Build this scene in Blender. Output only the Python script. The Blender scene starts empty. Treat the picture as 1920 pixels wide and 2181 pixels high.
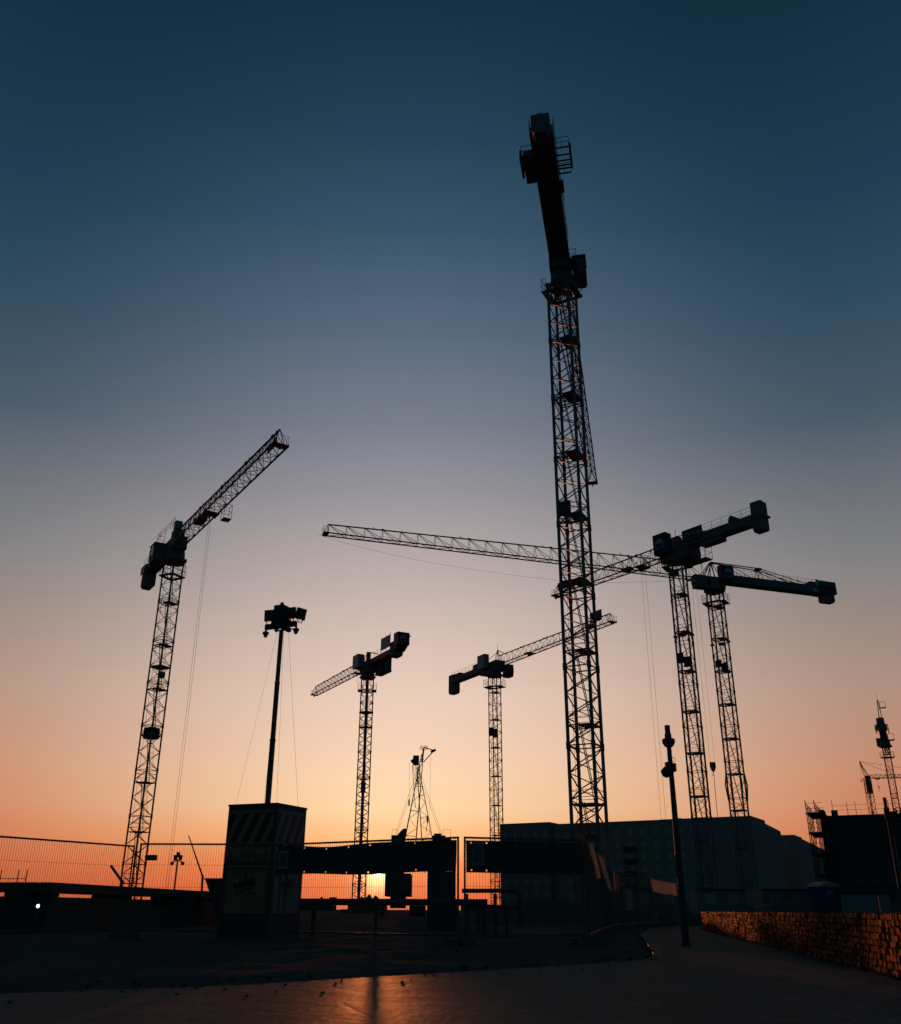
import bpy, math, random
from mathutils import Vector, Matrix
R = math.radians
random.seed(11)
S = bpy.context.scene
COL = S.collection

def lin(c):
    c = c / 255.0
    return c / 12.92 if c <= 0.04045 else ((c + 0.055) / 1.055) ** 2.4
def rgb(r, g, b, k=1.0):
    return (lin(r) * k, lin(g) * k, lin(b) * k, 1.0)

# ------------------------------------------------------------------ camera
PITCH, ROLL, EYE = R(23.26), R(0.31), 0.65
cam_d = bpy.data.cameras.new('camera')
cam = bpy.data.objects.new('camera', cam_d)
COL.objects.link(cam)
cr, sr, cp, sp = math.cos(ROLL), math.sin(ROLL), math.cos(PITCH), math.sin(PITCH)
right = Vector((cr, -sr * sp, sr * cp))
up = Vector((-sr, -cr * sp, cr * cp))
fwd = Vector((0, cp, sp))
cam.matrix_world = Matrix(((right.x, up.x, -fwd.x, 0), (right.y, up.y, -fwd.y, 0), (right.z, up.z, -fwd.z, EYE), (0, 0, 0, 1)))
cam_d.sensor_fit = 'HORIZONTAL'
cam_d.sensor_width = 36.0
cam_d.lens = 36.0 * 1973.0 / 1920.0
cam_d.clip_start = 0.1
cam_d.clip_end = 6000
cam_d.dof.use_dof = True
cam_d.dof.focus_distance = 120
cam_d.dof.aperture_fstop = cam_d.lens / 14.0
S.camera = cam

# ------------------------------------------------------------------ exposure
S.view_settings.view_transform = 'Standard'
S.view_settings.look = 'None'
S.view_settings.exposure = 0
S.view_settings.gamma = 1

# ------------------------------------------------------------------ dusk sky
SUN_EL, SUN_AZ = R(1.99), R(-4.05)          # azimuth measured from +Y towards +X
sun_dir = Vector((math.sin(SUN_AZ) * math.cos(SUN_EL), math.cos(SUN_AZ) * math.cos(SUN_EL), math.sin(SUN_EL)))
W = bpy.data.worlds.new('World')
S.world = W
W.use_nodes = True
nt = W.node_tree
nt.nodes.clear()
def N(t, **k):
    n = nt.nodes.new(t)
    for a, v in k.items(): setattr(n, a, v)
    return n
def L(a, b): nt.links.new(a, b)
def M(op, a, b=None, c=None, clamp=False):
    n = N('ShaderNodeMath', operation=op, use_clamp=clamp)
    for i, v in enumerate((a, b, c)):
        if v is None: continue
        if isinstance(v, (int, float)): n.inputs[i].default_value = v
        else: L(v, n.inputs[i])
    return n.outputs[0]
tc = N('ShaderNodeTexCoord')
sep = N('ShaderNodeSeparateXYZ')
nrm = N('ShaderNodeVectorMath', operation='NORMALIZE')
L(tc.outputs['Generated'], nrm.inputs[0])
L(nrm.outputs[0], sep.inputs[0])
el = M('MULTIPLY', M('ARCSINE', sep.outputs[2]), 180 / math.pi)
az = M('MULTIPLY', M('ARCTAN2', sep.outputs[0], sep.outputs[1]), 180 / math.pi)
elp = M('MULTIPLY', M('ADD', el, 10), 0.01, clamp=True)
def ramp(stops):
    n = N('ShaderNodeValToRGB')
    n.color_ramp.interpolation = 'LINEAR'
    e = n.color_ramp.elements
    while len(e) > 1: e.remove(e[0])
    for i, (d, c) in enumerate(stops):
        x = e[0] if i == 0 else e.new((d + 10) * 0.01)
        x.position = (d + 10) * 0.01
        x.color = rgb(*c)
    L(elp, n.inputs[0])
    return n.outputs[0]
centre = ramp([(-10, (200, 90, 55)), (0, (228, 100, 58)), (1.2, (246, 118, 66)), (2.4, (255, 146, 84)), (3.8, (255, 186, 124)), (5.4, (254, 211, 163)), (7.7, (250, 212, 178)),
               (11.7, (236, 205, 185)), (15.8, (213, 190, 179)), (20.1, (184, 170, 168)), (24.4, (151, 148, 154)),
               (28.7, (120, 126, 140)), (34.4, (88, 105, 125)), (39.9, (58, 85, 106)), (45.1, (37, 67, 87)),
               (52.2, (20, 50, 68)), (90, (8, 34, 50))])
side = ramp([(-10, (150, 75, 55)), (0, (182, 90, 62)), (2.5, (202, 108, 74)), (4.5, (203, 122, 88)), (7, (198, 136, 106)), (11.5, (175, 143, 128)), (18.6, (128, 128, 129)),
             (27, (72, 89, 104)), (33, (49, 75, 94)), (39, (32, 62, 82)), (50, (15, 45, 60)), (90, (8, 34, 50))])
back = ramp([(-10, (20, 50, 60)), (0, (27, 64, 76)), (12, (26, 62, 76)), (30, (20, 56, 70)), (55, (15, 48, 62)), (90, (10, 40, 54))])
f1m = N('ShaderNodeMapRange', interpolation_type='SMOOTHSTEP')
f1m.inputs['From Min'].default_value = 0.0
f1m.inputs['From Max'].default_value = 30.0
L(M('ABSOLUTE', M('ADD', az, 2.4)), f1m.inputs['Value'])
f1 = f1m.outputs[0]
f2 = N('ShaderNodeMapRange', interpolation_type='SMOOTHSTEP')
f2.inputs['From Min'].default_value = 36
f2.inputs['From Max'].default_value = 74
L(M('ABSOLUTE', az), f2.inputs['Value'])
def mix(f, a, b):
    n = N('ShaderNodeMix', data_type='RGBA')
    L(f, n.inputs[0]); L(a, n.inputs[6]); L(b, n.inputs[7])
    return n.outputs[2]
sky = mix(f2.outputs[0], mix(f1, centre, side), back)
# the sun's aureole and the low disc itself
dot = N('ShaderNodeVectorMath', operation='DOT_PRODUCT')
L(nrm.outputs[0], dot.inputs[0])
dot.inputs[1].default_value = sun_dir
ang = M('MULTIPLY', M('ARCCOSINE', M('MINIMUM', dot.outputs['Value'], 1.0)), 180 / math.pi)
def glow(width, col):
    g = M('POWER', 2.718, M('MULTIPLY', M('POWER', M('DIVIDE', ang, width), 2.0), -1.0))
    n = N('ShaderNodeVectorMath', operation='SCALE')
    n.inputs[0].default_value = col
    L(g, n.inputs['Scale'])
    return n.outputs[0]
def vadd(a, b):
    n = N('ShaderNodeVectorMath', operation='ADD')
    L(a, n.inputs[0]); L(b, n.inputs[1])
    return n.outputs[0]
disc = N('ShaderNodeMapRange', interpolation_type='SMOOTHSTEP')
disc.inputs['From Min'].default_value = 0.28
disc.inputs['From Max'].default_value = 0.20
L(ang, disc.inputs['Value'])
dv = N('ShaderNodeVectorMath', operation='SCALE')
dv.inputs[0].default_value = (14, 9.5, 4.6)
L(disc.outputs[0], dv.inputs['Scale'])
sky = vadd(vadd(vadd(sky, glow(5.5, (0.10, 0.07, 0.03))), glow(1.0, (1.5, 1.1, 0.48))), dv.outputs[0])
bg = N('ShaderNodeBackground')
out = N('ShaderNodeOutputWorld')
L(sky, bg.inputs[0]); L(bg.outputs[0], out.inputs[0])

sun_d = bpy.data.lights.new('sun', 'SUN')
sun_d.energy = 5.0
sun_d.angle = R(0.5)
sun_d.color = (1.0, 0.26, 0.07)
sun = bpy.data.objects.new('sun', sun_d)
COL.objects.link(sun)
sun.rotation_euler = sun_dir.to_track_quat('Z', 'Y').to_euler()
sun.location = (0, 0, 90)

# ------------------------------------------------------------------ materials
def material(name, c, rough=0.6, metal=0.0, var=0.25, scale=3.0, bump=0.0, spec=0.3, emit=None, es=0.0):
    m = bpy.data.materials.new(name)
    m.use_nodes = True
    t = m.node_tree
    b = t.nodes['Principled BSDF']
    b.inputs['Roughness'].default_value = rough
    b.inputs['Metallic'].default_value = metal
    b.inputs['Specular IOR Level'].default_value = spec
    co = t.nodes.new('ShaderNodeTexCoord')
    no = t.nodes.new('ShaderNodeTexNoise')
    no.inputs['Scale'].default_value = scale
    no.inputs['Detail'].default_value = 5
    t.links.new(co.outputs['Object'], no.inputs['Vector'])
    mx = t.nodes.new('ShaderNodeMix')
    mx.data_type = 'RGBA'
    mx.inputs[6].default_value = (c[0] * (1 - var), c[1] * (1 - var), c[2] * (1 - var), 1)
    mx.inputs[7].default_value = (min(1, c[0] * (1 + var)), min(1, c[1] * (1 + var)), min(1, c[2] * (1 + var)), 1)
    t.links.new(no.outputs[0], mx.inputs[0])
    t.links.new(mx.outputs[2], b.inputs['Base Color'])
    if bump:
        bp = t.nodes.new('ShaderNodeBump')
        bp.inputs['Strength'].default_value = bump
        bp.inputs['Distance'].default_value = 0.02
        t.links.new(no.outputs[0], bp.inputs['Height'])
        t.links.new(bp.outputs[0], b.inputs['Normal'])
    if emit:
        b.inputs['Emission Color'].default_value = (*emit, 1)
        b.inputs['Emission Strength'].default_value = es
    return m
MT = dict(
    mast=material('crane_mast_paint', (0.15, 0.155, 0.15), 0.6, 0.0, 0.3, 1.5, spec=0.1),
    red=material('crane_red_paint', (0.22, 0.05, 0.035), 0.5, 0.0, 0.25, 1.5),
    slew=material('crane_dark_paint', (0.12, 0.13, 0.13), 0.6, 0.0, 0.3, 2, spec=0.1),
    weight=material('counterweight_concrete', (0.16, 0.155, 0.145), 0.9, 0, 0.25, 2, 0.3),
    cabin=material('crane_cabin_paint', (0.20, 0.22, 0.23), 0.45, 0, 0.15, 2),
    glass=material('dark_glass', (0.03, 0.045, 0.05), 0.06, 0, 0.05, 2, spec=0.6),
    galv=material('galvanised_steel', (0.09, 0.094, 0.096), 0.65, 0.0, 0.2, 8, spec=0.05),
    rope=material('steel_rope', (0.05, 0.05, 0.05), 0.6, 0.2, 0.2, 8),
    sign=material('sign_white', (0.42, 0.43, 0.42), 0.5, 0, 0.1, 3),
    signdark=material('sign_dark_blue', (0.02, 0.03, 0.045), 0.5, 0, 0.1, 3),
    ink=material('black_print', (0.012, 0.012, 0.013), 0.6, 0, 0.1, 3),
    panel=material('orange_tower_panel', (0.40, 0.18, 0.115), 0.7, 0, 0.12, 2, spec=0.05),
    frame=material('dark_steel_frame', (0.07, 0.072, 0.075), 0.6, 0, 0.2, 3, spec=0.05),
    black=material('black_plastic', (0.08, 0.083, 0.085), 0.6, 0, 0.2, 5, spec=0.1),
    banner=material('black_banner_fabric', (0.075, 0.07, 0.068), 0.9, 0, 0.25, 1.5, spec=0.0),
    poster=material('pale_poster_paper', (0.30, 0.26, 0.25), 0.8, 0, 0.08, 4, spec=0.0),
    posterfill=material('grey_poster_print', (0.15, 0.14, 0.14), 0.8, 0, 0.3, 18, spec=0.0),
    tarp=material('pale_tarpaulin', (0.34, 0.28, 0.23), 0.9, 0, 0.2, 2, spec=0.0),
    mesh=material('dark_dust_net', (0.075, 0.08, 0.08), 0.95, 0, 0.2, 3, spec=0.0),
    concrete=material('grey_concrete', (0.11, 0.11, 0.108), 0.95, 0, 0.25, 2, 0.3, spec=0.0),
    darkcon=material('dark_concrete', (0.085, 0.085, 0.082), 0.95, 0, 0.3, 1, 0.3, spec=0.0),
    lamp=material('dark_lamp_paint', (0.07, 0.073, 0.075), 0.6, 0, 0.2, 4, spec=0.003),
    olive=material('olive_render', (0.27, 0.24, 0.18), 0.9, 0, 0.12, 0.3, spec=0.0),
    bluish=material('blue_grey_render', (0.25, 0.235, 0.23), 0.9, 0, 0.12, 0.3, spec=0.0),
    taupe=material('taupe_render', (0.22, 0.19, 0.16), 0.9, 0, 0.12, 0.3, spec=0.0),
    pane=material('window_pane', (0.30, 0.31, 0.32), 0.12, 0, 0.2, 1, spec=0.5),
    winframe=material('pale_window_frame', (0.32, 0.33, 0.34), 0.6, 0, 0.1, 3),
    balcony=material('dark_balcony', (0.06, 0.062, 0.064), 0.7, 0, 0.2, 2, spec=0.0),
    steel=material('rusty_steel', (0.085, 0.072, 0.066), 0.85, 0.0, 0.4, 4, 0.2, spec=0.0),
    pipe=material('painted_pipe', (0.075, 0.08, 0.095), 0.6, 0, 0.3, 3, spec=0.03),
    blue=material('blue_plastic', (0.025, 0.05, 0.12), 0.6, 0, 0.15, 2, spec=0.0),
    white=material('dull_white_paint', (0.20, 0.21, 0.22), 0.7, 0, 0.1, 2, spec=0.05),
    leaf=material('dark_leaf', (0.045, 0.07, 0.03), 0.7, 0, 0.4, 2, spec=0.2),
    bark=material('bark', (0.08, 0.068, 0.058), 0.95, 0, 0.3, 8, 0.5, spec=0.0),
    lens=material('white_lamp_lens', (0.9, 0.9, 0.9), 0.3, 0, 0.02, 2, emit=(0.85, 1.0, 0.98), es=6.0),
    darkmetal=material('dark_machine_paint', (0.08, 0.083, 0.085), 0.6, 0, 0.3, 2, spec=0.03),
    soil=material('bare_soil', (0.085, 0.078, 0.07), 1.0, 0, 0.4, 1.2, 0.6, spec=0.0),
)

# pavement: small slabs with sanded joints, worn patches and stains of their own
def paving():
    m = bpy.data.materials.new('paving_slabs')
    m.use_nodes = True
    t = m.node_tree
    b = t.nodes['Principled BSDF']
    co = t.nodes.new('ShaderNodeTexCoord')
    mp = t.nodes.new('ShaderNodeMapping')
    mp.inputs['Rotation'].default_value = (0, 0, R(34))
    t.links.new(co.outputs['Object'], mp.inputs['Vector'])
    br = t.nodes.new('ShaderNodeTexBrick')
    br.inputs['Scale'].default_value = 1.0
    br.inputs['Brick Width'].default_value = 0.42
    br.inputs['Row Height'].default_value = 0.42
    br.inputs['Mortar Size'].default_value = 0.016
    br.inputs['Mortar Smooth'].default_value = 0.3
    br.inputs['Color1'].default_value = (0.036, 0.047, 0.047, 1)
    br.inputs['Color2'].default_value = (0.046, 0.057, 0.057, 1)
    br.inputs['Mortar'].default_value = (0.016, 0.018, 0.018, 1)
    t.links.new(mp.outputs[0], br.inputs['Vector'])
    n1 = t.nodes.new('ShaderNodeTexNoise')
    n1.inputs['Scale'].default_value = 0.9
    n1.inputs['Detail'].default_value = 7
    n1.inputs['Roughness'].default_value = 0.65
    t.links.new(co.outputs['Object'], n1.inputs['Vector'])
    r1 = t.nodes.new('ShaderNodeValToRGB')
    r1.color_ramp.elements[0].position = 0.32
    r1.color_ramp.elements[0].color = (0.5, 0.5, 0.5, 1)
    r1.color_ramp.elements[1].position = 0.62
    r1.color_ramp.elements[1].color = (1, 1, 1, 1)
    t.links.new(n1.outputs[0], r1.inputs[0])
    mx = t.nodes.new('ShaderNodeMix')
    mx.data_type = 'RGBA'
    mx.blend_type = 'MULTIPLY'
    mx.inputs[0].default_value = 1
    t.links.new(br.outputs[0], mx.inputs[6])
    t.links.new(r1.outputs[0], mx.inputs[7])
    t.links.new(mx.outputs[2], b.inputs['Base Color'])
    n2 = t.nodes.new('ShaderNodeTexNoise')
    n2.inputs['Scale'].default_value = 14
    n2.inputs['Detail'].default_value = 6
    t.links.new(co.outputs['Object'], n2.inputs['Vector'])
    ad = t.nodes.new('ShaderNodeMath')
    ad.operation = 'MULTIPLY_ADD'
    ad.inputs[1].default_value = -0.8
    t.links.new(br.outputs['Fac'], ad.inputs[0])
    t.links.new(n2.outputs[0], ad.inputs[2])
    bp = t.nodes.new('ShaderNodeBump')
    bp.inputs['Strength'].default_value = 0.8
    bp.inputs['Distance'].default_value = 0.02
    n3 = t.nodes.new('ShaderNodeTexNoise')
    n3.inputs['Scale'].default_value = 2.2
    n3.inputs['Detail'].default_value = 3
    t.links.new(co.outputs['Object'], n3.inputs['Vector'])
    vo = t.nodes.new('ShaderNodeTexVoronoi')
    vo.feature = 'DISTANCE_TO_EDGE'
    vo.inputs['Scale'].default_value = 0.55
    wn = t.nodes.new('ShaderNodeMix')
    wn.data_type = 'VECTOR'
    wn.inputs[0].default_value = 0.12
    t.links.new(co.outputs['Object'], wn.inputs[4])
    t.links.new(n1.outputs[1], wn.inputs[5])
    t.links.new(wn.outputs[1], vo.inputs['Vector'])
    ck = t.nodes.new('ShaderNodeMapRange')
    ck.inputs['From Min'].default_value = 0.0
    ck.inputs['From Max'].default_value = 0.012
    ck.inputs['To Min'].default_value = -0.3
    ck.inputs['To Max'].default_value = 0.0
    t.links.new(vo.outputs['Distance'], ck.inputs['Value'])
    a2 = t.nodes.new('ShaderNodeMath')
    a2.operation = 'MULTIPLY_ADD'
    a2.inputs[1].default_value = 1.6
    t.links.new(n3.outputs[0], a2.inputs[0])
    t.links.new(ad.outputs[0], a2.inputs[2])
    a3 = t.nodes.new('ShaderNodeMath')
    a3.operation = 'ADD'
    t.links.new(a2.outputs[0], a3.inputs[0])
    t.links.new(ck.outputs[0], a3.inputs[1])
    t.links.new(a3.outputs[0], bp.inputs['Height'])
    t.links.new(bp.outputs[0], b.inputs['Normal'])
    b.inputs['Roughness'].default_value = 0.9
    b.inputs['Specular IOR Level'].default_value = 0.0
    gl = t.nodes.new('ShaderNodeBsdfGlossy')
    gl.inputs['Color'].default_value = (0.9, 0.85, 0.8, 1)
    gl.inputs['Roughness'].default_value = 0.52
    t.links.new(bp.outputs[0], gl.inputs['Normal'])
    ms = t.nodes.new('ShaderNodeMixShader')
    ms.inputs[0].default_value = 0.06
    t.links.new(b.outputs[0], ms.inputs[1])
    t.links.new(gl.outputs[0], ms.inputs[2])
    t.links.new(ms.outputs[0], t.nodes['Material Output'].inputs['Surface'])
    return m
MT['paving'] = paving()

def tarp_mat():
    m = material('pale_translucent_tarpaulin', (0.62, 0.54, 0.46), 0.9, 0, 0.15, 2, spec=0.0)
    t = m.node_tree
    b = t.nodes['Principled BSDF']
    tr = t.nodes.new('ShaderNodeBsdfTranslucent')
    tr.inputs[0].default_value = (0.6, 0.52, 0.44, 1)
    mx = t.nodes.new('ShaderNodeMixShader')
    mx.inputs[0].default_value = 0.45
    t.links.new(b.outputs[0], mx.inputs[1]); t.links.new(tr.outputs[0], mx.inputs[2])
    t.links.new(mx.outputs[0], t.nodes['Material Output'].inputs['Surface'])
    return m
MT['tarp'] = tarp_mat()

def stone_mat():
    m = bpy.data.materials.new('red_brown_stone')
    m.use_nodes = True
    t = m.node_tree
    b = t.nodes['Principled BSDF']
    g = t.nodes.new('ShaderNodeNewGeometry')
    rp = t.nodes.new('ShaderNodeValToRGB')
    e = rp.color_ramp.elements
    e[0].position = 0.0; e[0].color = (0.05, 0.018, 0.010, 1)
    e[1].position = 1.0; e[1].color = (0.44, 0.14, 0.055, 1)
    x = e.new(0.5); x.color = (0.25, 0.085, 0.04, 1)
    t.links.new(g.outputs['Random Per Island'], rp.inputs[0])
    n = t.nodes.new('ShaderNodeTexNoise')
    n.inputs['Scale'].default_value = 18
    n.inputs['Detail'].default_value = 6
    co = t.nodes.new('ShaderNodeTexCoord')
    t.links.new(co.outputs['Object'], n.inputs['Vector'])
    bp = t.nodes.new('ShaderNodeBump')
    bp.inputs['Strength'].default_value = 0.8
    bp.inputs['Distance'].default_value = 0.03
    t.links.new(n.outputs[0], bp.inputs['Height'])
    t.links.new(bp.outputs[0], b.inputs['Normal'])
    t.links.new(rp.outputs[0], b.inputs['Base Color'])
    b.inputs['Roughness'].default_value = 0.85
    b.inputs['Specular IOR Level'].default_value = 0.02
    return m
MT['stone'] = stone_mat()

# ------------------------------------------------------------------ mesh builder
class MB:
    def __init__(self):
        self.v, self.f = [], []
    def add(self, vs, fs):
        o = len(self.v)
        self.v += [Vector(p) for p in vs]
        self.f += [tuple(i + o for i in f) for f in fs]
    def box(self, c, s, ax=None):
        c = Vector(c)
        X, Y, Z = ax if ax else (Vector((1, 0, 0)), Vector((0, 1, 0)), Vector((0, 0, 1)))
        X, Y, Z = Vector(X) * s[0] / 2, Vector(Y) * s[1] / 2, Vector(Z) * s[2] / 2
        self.add([c + X * i + Y * j + Z * k for k in (-1, 1) for i, j in ((-1, -1), (1, -1), (1, 1), (-1, 1))],
                 [(3, 2, 1, 0), (4, 5, 6, 7), (0, 1, 5, 4), (1, 2, 6, 5), (2, 3, 7, 6), (3, 0, 4, 7)])
    def span(self, x0, x1, y0, y1, z0, z1):
        self.box(((x0 + x1) / 2, (y0 + y1) / 2, (z0 + z1) / 2), (abs(x1 - x0), abs(y1 - y0), abs(z1 - z0)))
    def bar(self, p, q, r, n=4, r2=None):
        p, q = Vector(p), Vector(q)
        d = (q - p)
        if d.length < 1e-6: return
        d.normalize()
        u = d.cross(Vector((0, 0, 1)))
        if u.length < 1e-3: u = d.cross(Vector((1, 0, 0)))
        u.normalize()
        w = d.cross(u)
        r2 = r if r2 is None else r2
        off = math.pi / n
        vs = []
        for c, rr in ((p, r), (q, r2)):
            for i in range(n):
                a = off + 2 * math.pi * i / n
                vs.append(c + (u * math.cos(a) + w * math.sin(a)) * rr)
        fs = [(i, (i + 1) % n, n + (i + 1) % n, n + i) for i in range(n)]
        fs += [tuple(range(n - 1, -1, -1)), tuple(range(n, 2 * n))]
        self.add(vs, fs)
    def path(self, pts, r, n=4):
        for a, b in zip(pts, pts[1:]): self.bar(a, b, r, n)
    def ring(self, c, rad, r, ax=(0, 0, 1), seg=12):
        c, ax = Vector(c), Vector(ax).normalized()
        u = ax.cross(Vector((0.3, 0.9, 0.1))).normalized()
        w = ax.cross(u)
        P = [c + (u * math.cos(2 * math.pi * i / seg) + w * math.sin(2 * math.pi * i / seg)) * rad for i in range(seg + 1)]
        self.path(P, r)
    def lathe(self, c, prof, n=16, ax=(0, 0, 1)):
        c, ax = Vector(c), Vector(ax).normalized()
        u = ax.cross(Vector((0.31, 0.95, 0.05))).normalized()
        w = ax.cross(u)
        vs = []
        for r, z in prof:
            for i in range(n):
                a = 2 * math.pi * i / n
                vs.append(c + ax * z + (u * math.cos(a) + w * math.sin(a)) * max(r, 1e-4))
        fs = []
        for k in range(len(prof) - 1):
            for i in range(n):
                j = (i + 1) % n
                fs.append((k * n + i, k * n + j, (k + 1) * n + j, (k + 1) * n + i))
        fs += [tuple(range(n - 1, -1, -1)), tuple(range((len(prof) - 1) * n, len(prof) * n))]
        self.add(vs, fs)
    def prism(self, pts, vec):
        pts = [Vector(p) for p in pts]
        vec = Vector(vec)
        n = len(pts)
        self.add(pts + [p + vec for p in pts],
                 [tuple(range(n - 1, -1, -1)), tuple(range(n, 2 * n))] + [(i, (i + 1) % n, n + (i + 1) % n, n + i) for i in range(n)])
    def build(self, name, mat, parent=None, world=False, smooth=False, kind=None):
        vs = self.v
        if world and parent is not None:
            r = parent
            while r.parent: r = r.parent
            inv = (Matrix.Translation(r.location) @ r.rotation_euler.to_matrix().to_4x4()).inverted()
            vs = [inv @ p for p in vs]
        me = bpy.data.meshes.new(name)
        me.from_pydata([tuple(p) for p in vs], [], self.f)
        me.materials.append(MT[mat])
        if smooth:
            for p in me.polygons: p.use_smooth = True
        me.update()
        o = bpy.data.objects.new(name, me)
        COL.objects.link(o)
        if parent is not None: o.parent = parent
        if kind: o['kind'] = kind
        return o

def tag(o, label, cat, group=None):
    o['label'] = label
    o['category'] = cat
    if group: o['group'] = group
    return o
def thing(name, label, cat, loc=(0, 0, 0), rz=0.0, group=None):
    o = bpy.data.objects.new(name, None)
    o.empty_display_size = 0.3
    COL.objects.link(o)
    o.location = loc
    o.rotation_euler = (0, 0, rz)
    return tag(o, label, cat, group)
def copy_tree(o, parent=None):
    c = o.copy()
    COL.objects.link(c)
    if parent is not None: c.parent = parent
    for ch in list(o.children): copy_tree(ch, c)
    return c

_font_cache = {}
def lettering(text, centre, xdir, ydir, width, mat, parent, world=False, height=None, name='lettering', depth=0.004):
    """flat raised letters, scaled to the given width"""
    cu = bpy.data.curves.new('letters', 'FONT')
    cu.body = text
    cu.align_x = 'CENTER'
    cu.align_y = 'CENTER'
    tmp = bpy.data.objects.new('letters', cu)
    COL.objects.link(tmp)
    dg = bpy.context.evaluated_depsgraph_get()
    me = bpy.data.meshes.new_from_object(tmp.evaluated_get(dg))
    bpy.data.objects.remove(tmp)
    bpy.data.curves.remove(cu)
    xs = [v.co.x for v in me.vertices]; ys = [v.co.y for v in me.vertices]
    sx = width / (max(xs) - min(xs))
    sy = sx if height is None else height / (max(ys) - min(ys))
    cx, cy = (max(xs) + min(xs)) / 2, (max(ys) + min(ys)) / 2
    X, Y = Vector(xdir).normalized(), Vector(ydir).normalized()
    c = Vector(centre)
    mb = MB()
    vs = [c + X * (v.co.x - cx) * sx + Y * (v.co.y - cy) * sy for v in me.vertices]
    mb.v = vs
    mb.f = [tuple(p.vertices) for p in me.polygons]
    bpy.data.meshes.remove(me)
    return mb.build(name, mat, parent, world)

# ------------------------------------------------------------------ tower cranes
def lattice_face(mb, A, B, z0, z1, bays, r, flip=0):
    """zigzag between two vertical legs given by functions of z"""
    for i in range(bays):
        a, b = z0 + (z1 - z0) * i / bays, z0 + (z1 - z0) * (i + 1) / bays
        p, q = (A, B) if (i + flip) % 2 == 0 else (B, A)
        mb.bar((p[0], p[1], a), (q[0], q[1], b), r)

def rail(mb, pts, h=1.1, r=0.022, step=1.6, mid=True):
    pts = [Vector(p) for p in pts]
    for a, b in zip(pts, pts[1:]):
        n = max(1, int(round((b - a).length / step)))
        for i in range(n + 1):
            p = a.lerp(b, i / n)
            mb.bar(p, p + Vector((0, 0, h)), r)
        mb.bar(a + Vector((0, 0, h)), b + Vector((0, 0, h)), r)
        if mid: mb.bar(a + Vector((0, 0, h * 0.5)), b + Vector((0, 0, h * 0.5)), r * 0.8)

def make_mast(root, a, rot, top, leg_r, br_r, sec, bays, plats, ladder_tilt, hoops=True, z0=0.0, dense=False):
    """square lattice mast; rot is the mast's own turn in the crane's local frame"""
    c, s = math.cos(rot), math.sin(rot)
    def W2(x, y): return (x * c - y * s, x * s + y * c)
    h = a / 2
    C = [W2(-h, -h), W2(h, -h), W2(h, h), W2(-h, h)]
    nsec = int(round((top - z0) / sec))
    sec = (top - z0) / nsec
    br = MB()
    for k in range(nsec):
        b0, b1 = z0 + k * sec, z0 + (k + 1) * sec
        for f in range(4):
            A, B = C[f], C[(f + 1) % 4]
            lattice_face(br, A, B, b0 + 0.08, b1 - 0.08, bays, br_r, f % 2)
            br.bar((*A, b0), (*B, b0), br_r * 1.15)
    mast = br.build('mast', 'mast', root)
    for f in range(4):
        lg = MB()
        lg.bar((*C[f], z0), (*C[f], top), leg_r * 1.2)
        for k in range(nsec + 1):
            z = z0 + k * sec
            lg.bar((*C[f], z - 0.28), (*C[f], z + 0.28), leg_r * 1.55)
        lg.build('leg', 'mast', mast)
    # rest platforms with guard rails, and the ladders between them
    zs = []
    k = 0
    while True:
        z = plats[0] + k * plats[1]
        if z > top - 2: break
        zs.append(z); k += 1
    for i, z in enumerate(zs):
        p = MB()
        i_ = h - 0.02
        q = [W2(x, y) for x, y in ((-i_ * 0.15, -i_), (i_, -i_), (i_, i_), (-i_ * 0.15, i_))]
        p.prism([(x, y, z) for x, y in q], (0, 0, 0.09))
        for yy in (-i_, -i_ * 0.35, i_ * 0.3, i_):
            A, B = W2(-i_, yy), W2(-i_ * 0.15, yy)
            p.bar((*A, z + 0.04), (*B, z + 0.04), 0.05)
        for f in range(4):
            A, B = C[f], C[(f + 1) % 4]
            p.bar((*A, z + 0.05), (*B, z + 0.05), 0.11 if dense else 0.07)
            for dz in (0.6, 1.15):
                p.bar((*A, z + dz), (*B, z + dz), 0.028)
        p.build('rest_platform', 'slew', mast)
        zt = zs[i + 1] if i + 1 < len(zs) else top
        ld = MB()
        fx, tx = h * 0.62, -h * 0.35
        P0, P1 = Vector((*W2(fx, -0.1), z + 0.09)), Vector((*W2(tx, -0.1), zt + 0.3))
        side_ = Vector((*W2(0, 0.42), 0))
        for sd in (-0.5, 0.5):
            ld.bar(P0 + side_ * sd, P1 + side_ * sd, 0.045)
        n = int((P1 - P0).length / 0.3)
        for j in range(1, n):
            m = P0.lerp(P1, j / n)
            ld.bar(m - side_ * 0.5, m + side_ * 0.5, 0.014)
        if hoops:
            outv = Vector((*W2(0.36, 0), 0))
            nh = max(2, int((P1 - P0).length / 1.7))
            for j in range(1, nh + 1):
                m = P0.lerp(P1, j / (nh + 0.4))
                ld.ring(m + outv, 0.38, 0.016, seg=12)
            for aa in (-0.7, 0.0, 0.7):
                off = outv + (outv.normalized() * math.cos(aa) + side_.normalized() * math.sin(aa)) * 0.38
                ld.bar(P0.lerp(P1, 0.3) + off, P1 + off, 0.012)
        ld.build('ladder', 'galv', mast)
    cable = MB()
    for cxy in ((-h * 0.75, h * 0.6), (-h * 0.6, -h * 0.8)):
        x, y = W2(*cxy)
        pts = [(x + random.uniform(-.03, .03), y, z0 + (top - z0) * i / 14) for i in range(15)]
        cable.path(pts, 0.022)
    cable.build('power_cable', 'rope', mast)
    return mast, C

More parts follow.
